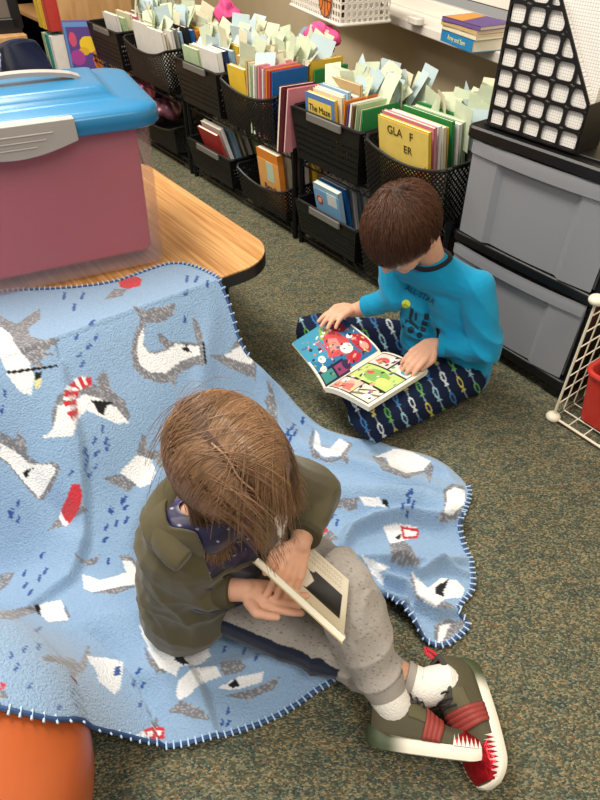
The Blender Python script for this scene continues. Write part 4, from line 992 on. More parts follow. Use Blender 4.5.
# speckled grey back of each shark
g = (np.abs(colb-np.array(GREY)).sum(1) < 1e-6); sp = rf.random(len(colb)) < .22; colb[g & sp] = srgb('#a3a4aa')
colb *= (1+rf.normal(0, .035, (len(colb), 1)))
bm_ = mat('plush_fleece', '#9dbde0', .95, attr='Col', bump=.9, bscale=260, sheen=.35, spec=.15)
fle = grid_obj('fleece', Pb, nX, nY, bm_, None, colb, solid=0, mask=keepf)
bl = thing('shark_blanket', 'light blue fleece blanket printed with sharks and small fish, spread over table and floor', 'blanket', (0, 0, 0)); fle.parent = bl
md = fle.modifiers.new('solid', 'SOLIDIFY'); md.thickness = .004; md.offset = -1
# whip-stitched hem: navy cord with pale stitches
L = [0.]
for i in range(len(OP)): L.append(L[-1]+float(np.linalg.norm(seg[i+1]-seg[i])))
L = np.array(L); N = int(L[-1]/.006); tq = np.linspace(0, L[-1], N, endpoint=False); hx = np.interp(tq, L, seg[:,0]); hy = np.interp(tq, L, seg[:,1]); hz = blanket_z(hx, hy)
hu = proj(np.stack([hx, hy, hz], 1)); fold = (hu[:,0] > 250) & (hu[:,0] < 466) & (hu[:,1] > 350) & (hu[:,1] < 500) & (hu[:,1] < 500)
runs = []; i0 = int(np.where(fold)[0][-1])+1; order = [(i0+k) % N for k in range(N)]; keepi = [i for i in order if not fold[i]]
mb = MB(); mb.tube([(hx[i], hy[i], hz[i]-.0005) for i in keepi], .0036, 6); mb.build('hem', mat('navy_yarn', '#34507e', .8), bl, smooth=True)
mb = MB()
for i in range(0, N, 2):
    if fold[i]: continue
    p = Vector((hx[i], hy[i], hz[i]+.002)); q = Vector((hx[(i+1) % N], hy[(i+1) % N], hz[(i+1) % N]+.002)); d = (q-p); d.z = 0
    if d.length < 1e-6: continue
    nn_ = Vector((-d.y, d.x, 0)).normalized(); mb.bar(p-nn_*.006+d*.3, p+nn_*.007, .0026, .004, (0, 0, 1))
o = mb.build('stitches', mat('pale_yarn', '#a9c3de', .8), bl); o['kind'] = 'stuff'
# ---------------------------------------------------------------- people: shared builders
def remesh_obj(mb, name, m, parent, voxel, smooth=2, disp=None, cut=None, cols=None, solid=0):
    """fuse overlapping closed shapes into one continuous skin"""
    me = bpy.data.meshes.new('tmp'); me.from_pydata(mb.v, [], mb.f); o = bpy.data.objects.new('tmp', me); C.objects.link(o)
    bm = bmesh.new(); bm.from_mesh(me); bmesh.ops.recalc_face_normals(bm, faces=bm.faces); bm.to_mesh(me); bm.free()
    md = o.modifiers.new('r', 'REMESH'); md.mode = 'VOXEL'; md.voxel_size = voxel
    md = o.modifiers.new('s', 'SMOOTH'); md.factor = .5; md.iterations = smooth
    dg = bpy.context.evaluated_depsgraph_get(); dg.update()
    new = bpy.data.meshes.new_from_object(o.evaluated_get(dg)); bpy.data.objects.remove(o); bpy.data.meshes.remove(me)
    n = len(new.vertices); co_ = np.empty(n*3); new.vertices.foreach_get('co', co_); co_ = co_.reshape(-1, 3)
    no = np.empty(n*3); new.vertices.foreach_get('normal', no); no = no.reshape(-1, 3)
    if disp is not None:
        co_ = disp(co_, no); new.vertices.foreach_set('co', co_.ravel()); new.update()
    if cut is not None:
        kill = cut(co_); bm = bmesh.new(); bm.from_mesh(new); bm.verts.ensure_lookup_table()
        bmesh.ops.delete(bm, geom=[bm.verts[i] for i in np.where(kill)[0]], context='VERTS'); 
        for _ in range(10):
            pos = {}
            for v in bm.verts:
                if v.is_boundary:
                    nb = [e.other_vert(v).co for e in v.link_edges if e.is_boundary]
                    if len(nb) == 2: pos[v] = v.co*.4+(nb[0]+nb[1])*.3
            for v, p in pos.items(): v.co = p
        bm.to_mesh(new); bm.free(); new.update()
        n = len(new.vertices); co_ = np.empty(n*3); new.vertices.foreach_get('co', co_); co_ = co_.reshape(-1, 3)
        no = np.empty(n*3); new.vertices.foreach_get('normal', no); no = no.reshape(-1, 3)
    new.materials.clear(); new.materials.append(m); new.shade_smooth(); new.name = name
    if cols is not None: set_colors(new, cols(co_, no))
    ob = bpy.data.objects.new(name, new); C.objects.link(ob); ob.parent = parent
    if solid:
        md = ob.modifiers.new('solid', 'SOLIDIFY'); md.thickness = solid; md.offset = -1
    return ob
def frame(f, u):
    f = Vector(f).normalized(); u = Vector(u); r = f.cross(u).normalized(); u = r.cross(f).normalized()   # r = the person's right
    return Matrix((r, f, u)).transposed()     # local x right, y forward, z up
def hand(mb, wrist, dirv, palm_n, L=.115, curl=(.5,.5,.5,.5), thumb=1, spread=.10, tcurl=.3, topen=.8):
    """palm and five jointed fingers. dirv points to the fingertips, palm_n out of the palm; thumb = +1/-1 picks the side"""
    d = Vector(dirv).normalized(); n = Vector(palm_n); n = (n-d*n.dot(d)).normalized(); s = d.cross(n)*thumb   # s: towards the thumb side
    W_ = L*.40; P0 = Vector(wrist); pl = L*.50
    k = [P0+d*pl*(1-.06*abs(i-1.2))+s*(W_*.5-W_*.30*i) for i in range(4)]
    for i in range(4):
        mb.cone(P0+d*L*.06+s*(W_*.22-W_*.15*i), L*.098, k[i], L*.078, 12)
    mb.cone(P0+d*pl*.35+s*W_*.25, L*.10, P0+d*pl*.35-s*W_*.25, L*.10, 12)
    tips = []
    for i, ln in enumerate((.41, .46, .43, .34)):
        base = k[i]; a = 0; sp_ = spread*(1.2-i)*.8; p = base; dd = (d+s*sp_).normalized(); r0 = L*.066*(1 if i < 3 else .9)
        for q, fr in enumerate((.45, .31, .24)):
            a += curl[i]*(.8 if q == 0 else 1.1 if q == 1 else .7)
            v = (dd*math.cos(a)+n*math.sin(a)).normalized(); e = p+v*ln*L*fr
            mb.cone(p, r0*(1-.10*q), e, r0*(.92-.10*q), 12); p = e
        tips.append(p.copy())
    b0 = P0+d*L*.10+s*W_*.42; v = (d*(1-topen*.5)+s*topen+n*.25).normalized(); e = b0+v*L*.22; mb.cone(b0, L*.095, e, L*.078, 12)
    v2 = (d+s*(topen*.35-tcurl)+n*tcurl).normalized(); e2 = e+v2*L*.17; mb.cone(e, L*.076, e2, L*.066, 12); e3 = e2+(v2+n*tcurl*.5-s*tcurl*.3).normalized()*L*.13; mb.cone(e2, L*.066, e3, L*.055, 12)
    return tips, e3
def head(mb, c, Fm, s=1.0):
    """skull, jaw, brow, nose, lips, cheeks, ears in the head frame"""
    def T(x, y, z): return Vector(c)+Fm @ Vector((x, y, z))*s
    rot = Fm
    mb.ball(T(0, -.008, .018), tuple(v*s for v in (.070, .084, .074)), 28, 18, rot=rot)
    mb.ball(T(0, .016, -.022), tuple(v*s for v in (.058, .062, .062)), 24, 16, rot=rot)
    mb.ball(T(0, .038, -.066), tuple(v*s for v in (.034, .030, .022)), 20, 14, rot=rot)
    for q in (-1, 1):
        mb.ball(T(q*.031, .046, -.030), tuple(v*s for v in (.024, .026, .026)), 16, 10, rot=rot)
        mb.ball(T(q*.070, -.004, -.010), tuple(v*s for v in (.009, .015, .023)), 16, 12, rot=rot @ Matrix.Rotation(q*.35, 3, 'Z'))
        mb.ball(T(q*.071, -.012, -.001), tuple(v*s for v in (.011, .008, .017)), 14, 10, rot=rot @ Matrix.Rotation(q*.5, 3, 'Z'))
        mb.ball(T(q*.026, .064, .012), tuple(v*s for v in (.020, .013, .008)), 14, 10, rot=rot)
    mb.cone(T(0, .070, .002), .007*s, T(0, .087, -.022), .0095*s); mb.cone(T(-.007, .080, -.026), .006*s, T(.007, .080, -.026), .006*s)
    mb.cone(T(-.014, .070, -.046), .006*s, T(.014, .070, -.046), .006*s); mb.cone(T(-.010, .068, -.054), .007*s, T(.010, .068, -.054), .007*s)
    mb.ball(T(0, .060, -.078), tuple(v*s for v in (.018, .016, .013)), 14, 10, rot=rot)
    return T
def face_parts(T, Fm, s, par, iris='#4a3526'):
    for q in (-1, 1):
        mb = MB(); mb.ball(T(q*.029, .0665, -.006), tuple(v*s for v in (.0135, .008, .006)), 16, 10, rot=Fm); mb.build('eye', mat('eye_white', '#e8e2da', .2), par, smooth=True)
        mb = MB(); mb.ball(T(q*.029, .0735, -.009), tuple(v*s for v in (.005, .003, .0045)), 12, 8, rot=Fm); mb.build('iris', mat('iris_'+iris.strip('#'), iris, .2), par, smooth=True)
        mb = MB(); mb.tube([T(q*(.014+.006*i), .0715-.0012*i*i*.6, .016+.002*math.sin(i*.8)) for i in range(6)], [.0008,.0014,.0016,.0014,.001,.0005], 6); mb.build('eyebrow', mat('brow_hair', '#4a3324', .8), par, smooth=True)
        mb = MB(); mb.tube([T(q*(.016+.0052*i), .0725-.0008*i*i, -.009-.0025*math.sin(PI*i/5)) for i in range(6)], .0011, 5); mb.build('eyelashes', mat('lash', '#2a1d16', .8), par, smooth=True)
    mb = MB(); mb.tube([T(.004*i, .0765-.0004*i*i, -.0495+.0003*i*i) for i in range(-4, 5)], [.0008, .002, .0026, .003, .0026, .003, .0026, .002, .0008], 6); mb.build('lips', mat('lip_skin', '#b8685c', .5), par, smooth=True)
def strands(name, paths, rad, m, par, cols, n=3):
    """many thin hair strands in one mesh, coloured per strand"""
    V = []; Fc = []; Cc = []; k = 0
    for pth, c in zip(paths, cols):
        P = np.asarray(pth); N_ = len(P); t = np.gradient(P, axis=0); t /= np.linalg.norm(t, axis=1)[:,None]+1e-9
        a = np.cross(t, [.3, .5, .8]); a /= np.linalg.norm(a, axis=1)[:,None]+1e-9; b = np.cross(t, a); r = rad*np.linspace(1, .35, N_)[:,None]
        for q in range(n):
            w_ = 2*PI*q/n; V.append(P+(a*math.cos(w_)+b*math.sin(w_))*r)
        Cc.append(np.tile(c, (N_*n, 1)))
        for q in range(n):
            q2 = (q+1) % n
            i = np.arange(N_-1); Fc.append(np.stack([k+q*N_+i, k+q2*N_+i, k+q2*N_+i+1, k+q*N_+i+1], 1))
        k += N_*n
    V = np.vstack(V); Fc = np.vstack(Fc); me = bpy.data.meshes.new(name); me.from_pydata(V.tolist(), [], Fc.tolist()); me.materials.append(m); set_colors(me, np.vstack(Cc)); me.shade_smooth()
    o = bpy.data.objects.new(name, me); C.objects.link(o); o.parent = par; return o
def skin_mat(name, col):
    m = mat(name, col, .5, vary=.04, vscale=60, bump=.08, bscale=500, spec=.35); b = m.node_tree.nodes['Principled BSDF']
    b.inputs['Subsurface Weight'].default_value = .15; b.inputs['Subsurface Radius'].default_value = (1, .35, .2); b.inputs['Subsurface Scale'].default_value = .008; return m
SKIN = skin_mat('skin', '#d9a78c')
HAIRM = mat('hair', '#6b4a35', .42, attr='Col', spec=.5)
# ---------------------------------------------------------------- the boy
from mathutils.bvhtree import BVHTree
def loc_(o, org): o.location = -org; return o      # meshes are authored in room space under their thing's base
def shifted(org, fn, *a):
    before = set(bpy.data.objects); r = fn(*a)
    for q in set(bpy.data.objects)-before: q.location = q.location-org
    return r
def folds(centers, base=.0018):
    def f(P, N):
        d = np.zeros(len(P))
        for (c, r, dv, fr, am) in centers:
            q = P-np.array(c); w_ = np.exp(-(q**2).sum(1)/(r*r)); ph = q@np.array(dv)*fr+2.2*vnoise(P, 9, 4)
            d += am*w_*(1-2*np.abs(np.sin(ph*.5))**.8)
        d += vnoise(P, 22, 8)*base+vnoise(P, 55, 9)*base*.35
        return P+N*d[:,None]
    return f
def bvh_of(ob):
    me = ob.data; return BVHTree.FromPolygons([v.co for v in me.vertices], [p.vertices for p in me.polygons])
EYE = Vector((0, 0, HC))
def wrap(ob, bvh, cx, cy, ang, scale, off=.002):
    """lay a flat print onto a garment around the place the photograph shows it"""
    ca, sa = math.cos(ang), math.sin(ang)
    for v in ob.data.vertices:
        a, b_ = v.co.x*scale, v.co.y*scale; px = cx+a*ca+b_*sa; py = cy+a*sa-b_*ca
        d = (J(px, py, 0)-EYE).normalized(); h_, n_, i_, ds = bvh.ray_cast(EYE, d)
        if h_ is None: h_ = bvh.find_nearest(J(px, py, .3))[0]; n_ = -d
        if n_.dot(d) > 0: n_ = -n_
        v.co = h_-d*(off+v.co.z*.3)
    ob.data.update()
BO = Vector((-.83, 1.08, 0))
boy = thing('person', 'child in turquoise long-sleeved shirt and navy patterned pants, sitting cross-legged reading a comic', 'person', BO)
hb = J(402, 231, .50); Fb = frame((.02, -.62, -.76), (0, -.1, 1))
pel = Vector((-.815, 1.115, .10)); chest = Vector((-.84, 1.065, .31)); nk = Vector((-.853, 1.012, .405))
shR = Vector((-.955, 1.0, .365)); shL = Vector((-.745, 1.055, .36))
elR = J(394, 298, .27); wrR = J(352, 311, .20); elL = J(487, 348, .215); wrL = J(431, 345, .205)
mb = MB(); T = head(mb, hb, Fb, .98)
mb.cone(nk+Vector((0, .01, -.02)), .034, hb+Fb @ Vector((0, -.03, -.05)), .036)
for q in (-1, 1): mb.cone(pel+Vector((q*.035, 0, 0)), .062, chest+Vector((q*.035, 0, 0)), .052)
mb.cone(nk+Vector((0, 0, -.03)), .04, shR, .032); mb.cone(nk+Vector((0, 0, -.03)), .04, shL, .032)
for a, b_, c_ in ((shR, elR, wrR), (shL, elL, wrL)): mb.cone(a, .032, b_, .026); mb.cone(b_, .026, c_, .018)
hand(mb, wrR+Vector((0,0,.012)), J(320, 326, .20)-wrR, (.1, -.1, -1), L=.112, curl=(.25, .28, .30, .34), thumb=-1, spread=.16, topen=.9)
hand(mb, wrL+Vector((0,0,.004)), J(399, 373, .172)-wrL, (-.2, .1, -1), L=.112, curl=(.30, .28, .30, .34), thumb=1, spread=.05, tcurl=.3, topen=.5)
hipR = Vector((-.885, 1.10, .085)); hipL = Vector((-.755, 1.09, .085)); knR = J(313, 332, .080); knL = J(374, 420, .075); ftR = J(398, 396, .050); ftL = J(345, 372, .04)
for a, b_, c_ in ((hipR, knR, ftR), (hipL, knL, ftL)):
    mb.cone(a, .052, b_, .038); mb.cone(b_, .036, c_, .026); t_ = (c_-b_).normalized(); mb.cone(c_, .024, c_+t_*.04+Vector((0, 0, -.01)), .022); mb.cone(c_+t_*.04+Vector((0, 0, -.01)), .022, c_+t_*.07+Vector((0, 0, -.014)), .016)
loc_(remesh_obj(mb, 'body', SKIN, boy, .0024, 2), BO)
shifted(BO, face_parts, T, Fb, .98, boy)
teal = mat('turquoise_jersey', '#0e8fbb', .85, bump=.25, bscale=900, vary=.04, vscale=30, sheen=.15, spec=.2)
mb = MB()
for q in (-1, 1): mb.cone(pel+Vector((q*.040, -.005, -.02)), .083, pel+Vector((q*.04, -.01, .06)), .078); mb.cone(pel+Vector((q*.04, -.01, .05)), .078, chest+Vector((q*.038, 0, 0)), .070)
mb.cone(pel+Vector((-.055, -.045, .02)), .070, chest+Vector((-.045, -.022, -.03)), .060)
mb.cone(nk+Vector((0, .008, -.035)), .054, shR, .043); mb.cone(nk+Vector((0, .008, -.035)), .054, shL, .043)
mb.cone(shR, .044, elR, .038); mb.cone(elR, .038, elR+(wrR-elR)*.58, .029)
mb.cone(shL, .045, elL, .040); mb.cone(elL, .040, elL+(wrL-elL)*.55, .031); mb.cone(elL+(wrL-elL)*.5, .031, elL+(wrL-elL)*.86, .026)
fb_ = folds([(shL, .07, (.4, .6, .7), 130, .0035), (elL, .075, (.7, .2, .8), 130, .006), (elR, .06, (.3, .8, .5), 140, .005), (chest+Vector((0, -.08, -.10)), .11, (.35, .1, 1), 95, .005), (pel+Vector((0, -.08, .02)), .13, (.25, 0, 1), 105, .006)])
def cutneck(P):
    q = P-np.array(nk); k = (q[:,2] > .012+.45*q[:,1]) & (np.hypot(q[:,0], q[:,1]) < .058) & (q[:,2] > -.035)
    for w_, e_, fr in ((wrR, elR, .66), (wrL, elL, .86)):
        t_ = np.array((w_-e_).normalized()); al = (P-np.array(e_))@t_; pr = np.linalg.norm(P-np.array(e_)-al[:,None]*t_, axis=1); k |= (al > (w_-e_).length*fr) & (al < (w_-e_).length*1.25) & (pr < .040)
    return k | (P[:,2] < .045)
sh = loc_(remesh_obj(mb, 'shirt', teal, boy, .0036, 3, disp=fb_, cut=cutneck, solid=.0025), BO)
def cuff(e_, w_, fr, r, m, par, org, L_=.016):
    d = (w_-e_); a = e_+d*fr; t_ = d.normalized(); mb = MB(); mb.tube([a-t_*L_, a-t_*L_*.5, a, a+t_*.002, a+t_*.001], [r, r*1.01, r, r*.96, r*.80], 24); loc_(mb.build('sleeve_cuff', m, par, smooth=True), org)
cuff(elR, wrR, .66, .0285, teal, boy, BO); cuff(elL, wrL, .86, .0275, teal, boy, BO)
SB = bvh_of(sh)
cr = []
for a in np.linspace(0, 2*PI, 48, endpoint=False):
    p = nk+Vector((.050*math.cos(a), .050*math.sin(a), .012+.45*.05*math.sin(a))); h_ = SB.find_nearest(p)[0]; cr.append(h_+Vector((0, 0, .001)))
cr = [sum((cr[(i+k) % 48] for k in (-2, -1, 0, 1, 2)), Vector())/5 for i in range(48)]
mb = MB(); mb.tube(cr, .0058, 8, closed=True); loc_(mb.build('collar', mat('black_ribbing', '#14161c', .85), boy, smooth=True), BO)
INK2 = mat('shirt_ink', '#123244', .8)
def print_text(body, cx, cy, ang, size, m, par, bvh, org, sp=1.0, shear=0):
    o = text('print_lettering', body, 1.0, m, par, (0, 0, 0), (0, 0, 0), extrude=0, shear=shear); bm = bmesh.new(); bm.from_mesh(o.data); bmesh.ops.subdivide_edges(bm, edges=bm.edges, cuts=1); bm.to_mesh(o.data); bm.free(); wrap(o, bvh, cx, cy, ang, size); o.location = -org; return o
print_text('ALL-STAR', 420, 295, .50, 7.6, INK2, boy, SB, BO)
def print_shape(polys, cx, cy, ang, m, par, bvh, org, name='print_shape'):
    mb = MB()
    for pl in polys:
        n = len(pl); c = (sum(p[0] for p in pl)/n, sum(p[1] for p in pl)/n); vs = [(c[0], c[1], 0)]+[(x, y, 0) for x, y in pl]; mb.add(vs, [(0, 1+i, 1+(i+1) % n) for i in range(n)])
    o = mb.build(name, m, par); wrap(o, bvh, cx, cy, ang, 1.0); o.location = -org; return o
def disc(x, y, r, n=16): return [(x+r*math.cos(2*PI*i/n), y+r*math.sin(2*PI*i/n)) for i in range(n)]
print_shape([[(-12, 8), (-9, 8), (-6, -2), (-9, -3)], [(-8, -2), (4, -6), (5, -9), (-8, -6)], [(3, 9), (8, 10), (9, 4), (5, 3)], [(4, 2), (10, 2), (11, -2), (5, -3)], [(5, -4), (11, -4), (12, -8), (7, -9)], disc(-2, -12, 3.4), disc(8, -13, 3.0), [(-11, -4), (-8, -5), (-10, -14), (-12, -12)], [(-6, 5), (-4, 6), (-1, -1), (-3, -2)]], 418, 320, .45, INK2, boy, SB, BO)
print_shape([disc(0, 0, 4.4, 20)], 406, 304, 0, mat('print_yellow', '#c8d64a', .8), boy, SB, BO)
print_text('OK', 406, 304, .4, 3.2, mat('print_green', '#3f8a3a', .8), boy, SB, BO)
# pants
def pants_cols(P, N):
    U_ = proj(P); u = U_[:,0]*.42+U_[:,1]*.9; v = U_[:,0]*.9-U_[:,1]*.42
    c = np.tile(srgb('#16203a'), (len(P), 1)); k_ = np.floor(v/13).astype(int); f = v/13-k_
    pal_ = [srgb(x) for x in ('#c9d2d6', '#5f9a4e', '#3f74a8', '#bfb45a', '#8fb4c4')]
    line = np.abs(f-.5) < .055; c[line] = srgb('#7f8fa0')
    m_ = np.floor((u+k_*11)/23).astype(int); g = (u+k_*11)/23-m_
    body_ = ((f-.5)/.20)**2+((g-.45)/.27)**2 < 1; tail = (np.abs(f-.5) < (g-.68)*1.2) & (g > .68) & (g < .86)
    for q in range(5):
        k = (body_ | tail) & ((k_+2*m_) % 5 == q); c[k] = pal_[q]
    hole = ((f-.5)/.11)**2+((g-.45)/.17)**2 < 1; c[hole] = srgb('#20304c'); return c
navyc = mat('navy_cotton', '#16203a', .9, attr='Col', bump=.2, bscale=700, spec=.15)
mb = MB()
for a, b_, c_ in ((hipR, knR, ftR), (hipL, knL, ftL)): mb.cone(a, .070, b_, .054); mb.cone(b_, .053, c_, .037); mb.cone(c_, .037, c_+(c_-b_).normalized()*.05, .034)
mb.cone(hipR, .072, hipL, .072)
pf_ = folds([(knR, .09, (.3, .9, .4), 100, .006), (knL, .10, (.9, .4, .3), 100, .006), (hipL, .08, (.4, .9, .3), 100, .006)], .002)
def pdisp(P, N): P = pf_(P, N); P[:,2] = np.maximum(P[:,2], .006); return P
loc_(remesh_obj(mb, 'pants', navyc, boy, .0030, 3, disp=pdisp, cols=pants_cols), BO)
# boy's hair
def ell_out(P, c, Fm, R_, off, hug=False):
    q = (P-c)@Fm; s_ = np.sqrt(((q/(R_+off))**2).sum(1)); k = (s_ < 1) | hug; q[k] = q[k]/s_[k][:,None]; return c+q@Fm.T, s_
def grow(c, Fm, R_, roots, dirs, steps, ds, grav, offs, stiff=.85, jit=.05, seed=0, spheres=(), gdir=(0, 0, -1), hug=0):
    """hair strands that slide over the skull, then hang"""
    r = np.random.default_rng(seed); P = roots.copy(); D = dirs.copy(); out = [P.copy()]; g = np.array(gdir, float)
    for i in range(steps-1):
        D = D*stiff+g*grav+r.normal(0, jit, D.shape); D /= np.linalg.norm(D, axis=1)[:,None]
        Q = P+D*ds; Q, s_ = ell_out(Q, c, Fm, R_, offs[:,None]*min(1, (i+1)/3), i < hug)
        for sc_, sr_ in spheres:
            v = Q-np.array(sc_); L_ = np.linalg.norm(v, axis=1); k = L_ < sr_; Q[k] = np.array(sc_)+v[k]/L_[k][:,None]*sr_
        D = Q-P; D /= np.linalg.norm(D, axis=1)[:,None]+1e-9; P = Q; out.append(P.copy())
    return np.stack(out, 1)
def scalp(n, c, Fm, R_, ok, seed):
    r = np.random.default_rng(seed); v = r.normal(size=(n*4, 3)); v /= np.linalg.norm(v, axis=1)[:,None]; q = v*R_; k = ok(q); q = q[k][:n]; return q, c+q@Fm.T
def hcap(name, c, Fm, R_, ok, m, par, org, col):
    mb = MB(); mb.ball((0, 0, 0), tuple(R_), 72, 48); vs = np.array(mb.v); k = ok(vs); fs = [f for f in mb.f if all(k[i] for i in f)]
    me = bpy.data.meshes.new(name); me.from_pydata((c+vs@Fm.T).tolist(), [], fs); me.materials.append(m); set_colors(me, np.tile(col, (len(vs), 1))); me.shade_smooth()
    o = bpy.data.objects.new(name, me); C.objects.link(o); o.parent = par; o.location = -org; md = o.modifiers.new('s', 'SOLIDIFY'); md.thickness = .004; return o
Fn = np.array(Fb); cb = np.array(hb+Fb @ Vector((0, -.010, .016))); Rb = np.array([.0735, .088, .077])
def okb(q): 
    y = q[:,1]/.088; z = q[:,2]
    lim = np.where(y > .55, .012+.0*y, np.where(y > 0, -.012+.045*np.clip(y-.1, 0, 1), -.012+.045*y)); lim = np.where(y < -.3, -.045, lim); return z > lim
def okc(q): return okb(q-np.array([0, 0, .004]))
hcap('hair_cap', cb, Fn, Rb+.001, okb, mat('hair_base', '#2b1a12', .6), boy, BO, srgb('#2b1a12'))
q, root = scalp(7500, cb, Fn, Rb, okc, 3); wl_ = np.array([.012, -.048, .060])
w_ = q-wl_; nrm_ = q/Rb**2; nrm_ /= np.linalg.norm(nrm_, axis=1)[:,None]; w_ -= nrm_*(w_*nrm_).sum(1)[:,None]; L_ = np.linalg.norm(w_, axis=1)[:,None]; w_ /= L_+1e-6
sw = np.cross(nrm_, w_); w_ = w_+sw*.55*np.exp(-L_/.035)
rg = np.random.default_rng(8); w_ += rg.normal(0, .10, w_.shape); w_ /= np.linalg.norm(w_, axis=1)[:,None]
pb_ = grow(cb, Fn, Rb, root, w_@Fn.T, 9, .0058, .03, rg.uniform(.001, .010, len(root)), .97, .05, 4, hug=99)
tone = rg.uniform(.55, 1.35, len(root)); cl_ = np.array(srgb('#5c3a27'))[None]*tone[:,None]
o = strands('hair', pb_, .00062, HAIRM, boy, cl_); o.location = -BO
# boy's open comic
def page_grid(c00, c10, c01, c11, nu, nv, sag, lift=0):
    """c00-c10 along the spine, c01-c11 the outer edge"""
    u = np.linspace(0, 1, nu); v = np.linspace(0, 1, nv); U_, V_ = np.meshgrid(u, v); U_, V_ = U_.ravel()[:,None], V_.ravel()[:,None]
    P = (1-V_)*((1-U_)*np.array(c00)+U_*np.array(c10))+V_*((1-U_)*np.array(c01)+U_*np.array(c11)); P[:,2] += (sag*np.sin(PI*V_**.6)+lift)[:,0]; return P, np.hstack([U_, V_])
def paint(UV, base, items):
    c = np.tile(srgb(base), (len(UV), 1))
    for it in items:
        k_, col = it[0], srgb(it[1])
        if k_ == 'r': x0, y0, x1, y1 = it[2:]; m_ = (UV[:,0] > x0) & (UV[:,0] < x1) & (UV[:,1] > y0) & (UV[:,1] < y1)
        elif k_ == 'e': cx, cy, rx, ry = it[2:]; m_ = ((UV[:,0]-cx)/rx)**2+((UV[:,1]-cy)/ry)**2 < 1
        else: m_ = inpoly(UV, it[2])
        c[m_] = col
    return c
def busy(UV, c, n, seed, x0=.05, x1=.95):
    r = random.Random(seed); cs = ['#2b2530', '#f0ece4', '#c8706a', '#d9a08c', '#4a6a8a', '#e0cf7a', '#3a3040', '#7a9a6a']
    for _ in range(n):
        cx, cy, rx, ry, a = r.uniform(x0, x1), r.uniform(.08, .92), r.uniform(.004, .03), r.uniform(.006, .045), r.uniform(0, 3)
        u = (UV[:,0]-cx)*math.cos(a)+(UV[:,1]-cy)*math.sin(a); v = -(UV[:,0]-cx)*math.sin(a)+(UV[:,1]-cy)*math.cos(a)
        c[(u/rx)**2+(v/ry)**2 < 1] = np.array(srgb(r.choice(cs)))
    return c
def slab(name, P, nu, nv, th, m, par, org):
    """page block under a page surface"""
    Q = P.copy(); Q[:,2] -= .0012; g_ = Q.reshape(nv, nu, 3); top = g_; bot = g_.copy(); bot[...,2] -= th; vs = np.vstack([top.reshape(-1, 3), bot.reshape(-1, 3)]); n_ = nu*nv; fs = []
    for j in range(nv-1):
        for i in range(nu-1): a = j*nu+i; fs += [(a, a+1, a+nu+1, a+nu), (n_+a, n_+a+nu, n_+a+nu+1, n_+a+1)]
    for i in range(nu-1): fs += [(i, n_+i, n_+i+1, i+1), ((nv-1)*nu+i, (nv-1)*nu+i+1, n_+(nv-1)*nu+i+1, n_+(nv-1)*nu+i)]
    for j in range(nv-1): a = j*nu; b_ = j*nu+nu-1; fs += [(a, a+nu, n_+a+nu, n_+a), (b_, n_+b_, n_+b_+nu, b_+nu)]
    me = bpy.data.meshes.new(name); me.from_pydata(vs.tolist(), [], fs); me.materials.append(m); me.update(); o = bpy.data.objects.new(name, me); C.objects.link(o); o.parent = par; o.location = -org; return o
PRT = mat('printed_page', '#ffffff', .35, attr='Col', spec=.4)
cm = thing('comic_book', 'open colour comic book lying across the lap of the child in turquoise', 'book', (-.88, .84, .14)); CO = Vector((-.88, .84, .14))
s0, s1 = J(324, 389, .142), J(381, 353, .142)
lA, lB = J(292, 343, .178), J(337, 314, .178); rA, rB = J(369, 407, .162), J(428, 370, .162)
nu, nv = 150, 120
P, UV = page_grid(s0, s1, lA, lB, nu, nv, .012)
art = [('r','#2c6f9e',.03,.04,.97,.97),('e','#3f8fae',.35,.75,.45,.4),('e','#1e3f70',.9,.85,.25,.2),('p','#7fae4e',[(.55,.97),(.62,.8),(.48,.62),(.40,.75)]),('p','#c64f55',[(.30,.35),(.45,.75),(.7,.8),(.75,.45),(.62,.22)]),('p','#d98a80',[(.38,.42),(.5,.68),(.62,.6),(.56,.38)]),('e','#b5303c',.86,.30,.12,.20),('e','#b5303c',.62,.16,.12,.10),('e','#e9e4dc',.62,.34,.10,.10),('e','#d9a08c',.86,.22,.06,.08),('e','#7a2840',.80,.75,.10,.12),('r','#1f2440',.03,.0,.45,.22),('r','#3f8a86',.05,.03,.24,.19),('r','#8e3f6a',.27,.03,.5,.19),('e','#f0ece4',.20,.40,.055,.07),('e','#f0ece4',.13,.24,.05,.05),('r','#17181e',.0,.22,.46,.235),('e','#3a2c4a',.45,.12,.06,.08),('e','#f0ece4',.80,.50,.05,.05),('r','#c23a44',.3,.5,.32,.72),('r','#c23a44',.35,.5,.37,.76)]
col = busy(UV, paint(UV, '#e8e2d2', art), 90, 3, .05, .95); lp = grid_obj('left_page', P, nu, nv, PRT, cm, col); lp.location = -CO; slab('left_pages', P, nu, nv, .004, M['paper'], cm, CO)
P, UV = page_grid(s0, s1, rA, rB, nu, nv, .012)
art = [('r','#17181e',.03,.06,.97,.94),('r','#d7b8a4',.05,.08,.30,.50),('r','#e6dfc8',.05,.52,.30,.92),('r','#b9d077',.33,.10,.66,.92),('r','#e8cfc4',.69,.08,.95,.50),('r','#cfd9cf',.69,.53,.95,.92),('e','#7fae5a',.50,.5,.12,.25),('e','#e6e27a',.45,.7,.07,.12),('e','#c8555a',.52,.35,.04,.07),('e','#d9a08c',.18,.3,.08,.1),('e','#c8555a',.80,.28,.07,.12),('e','#f0ece4',.88,.42,.05,.07),('p','#7a6a64',[(.05,.52),(.2,.92),(.24,.92),(.1,.52)]),('p','#4a4a52',[(.18,.55),(.3,.8),(.3,.85),(.14,.55)]),('e','#f4f0e8',.12,.8,.06,.1),('e','#d98a7a',.85,.72,.08,.12),('e','#3f8fae',.76,.8,.04,.08),('e','#f4f0e8',.24,.17,.05,.06),('p','#d9706a',[(.06,.1),(.14,.1),(.22,.4),(.08,.48)])]
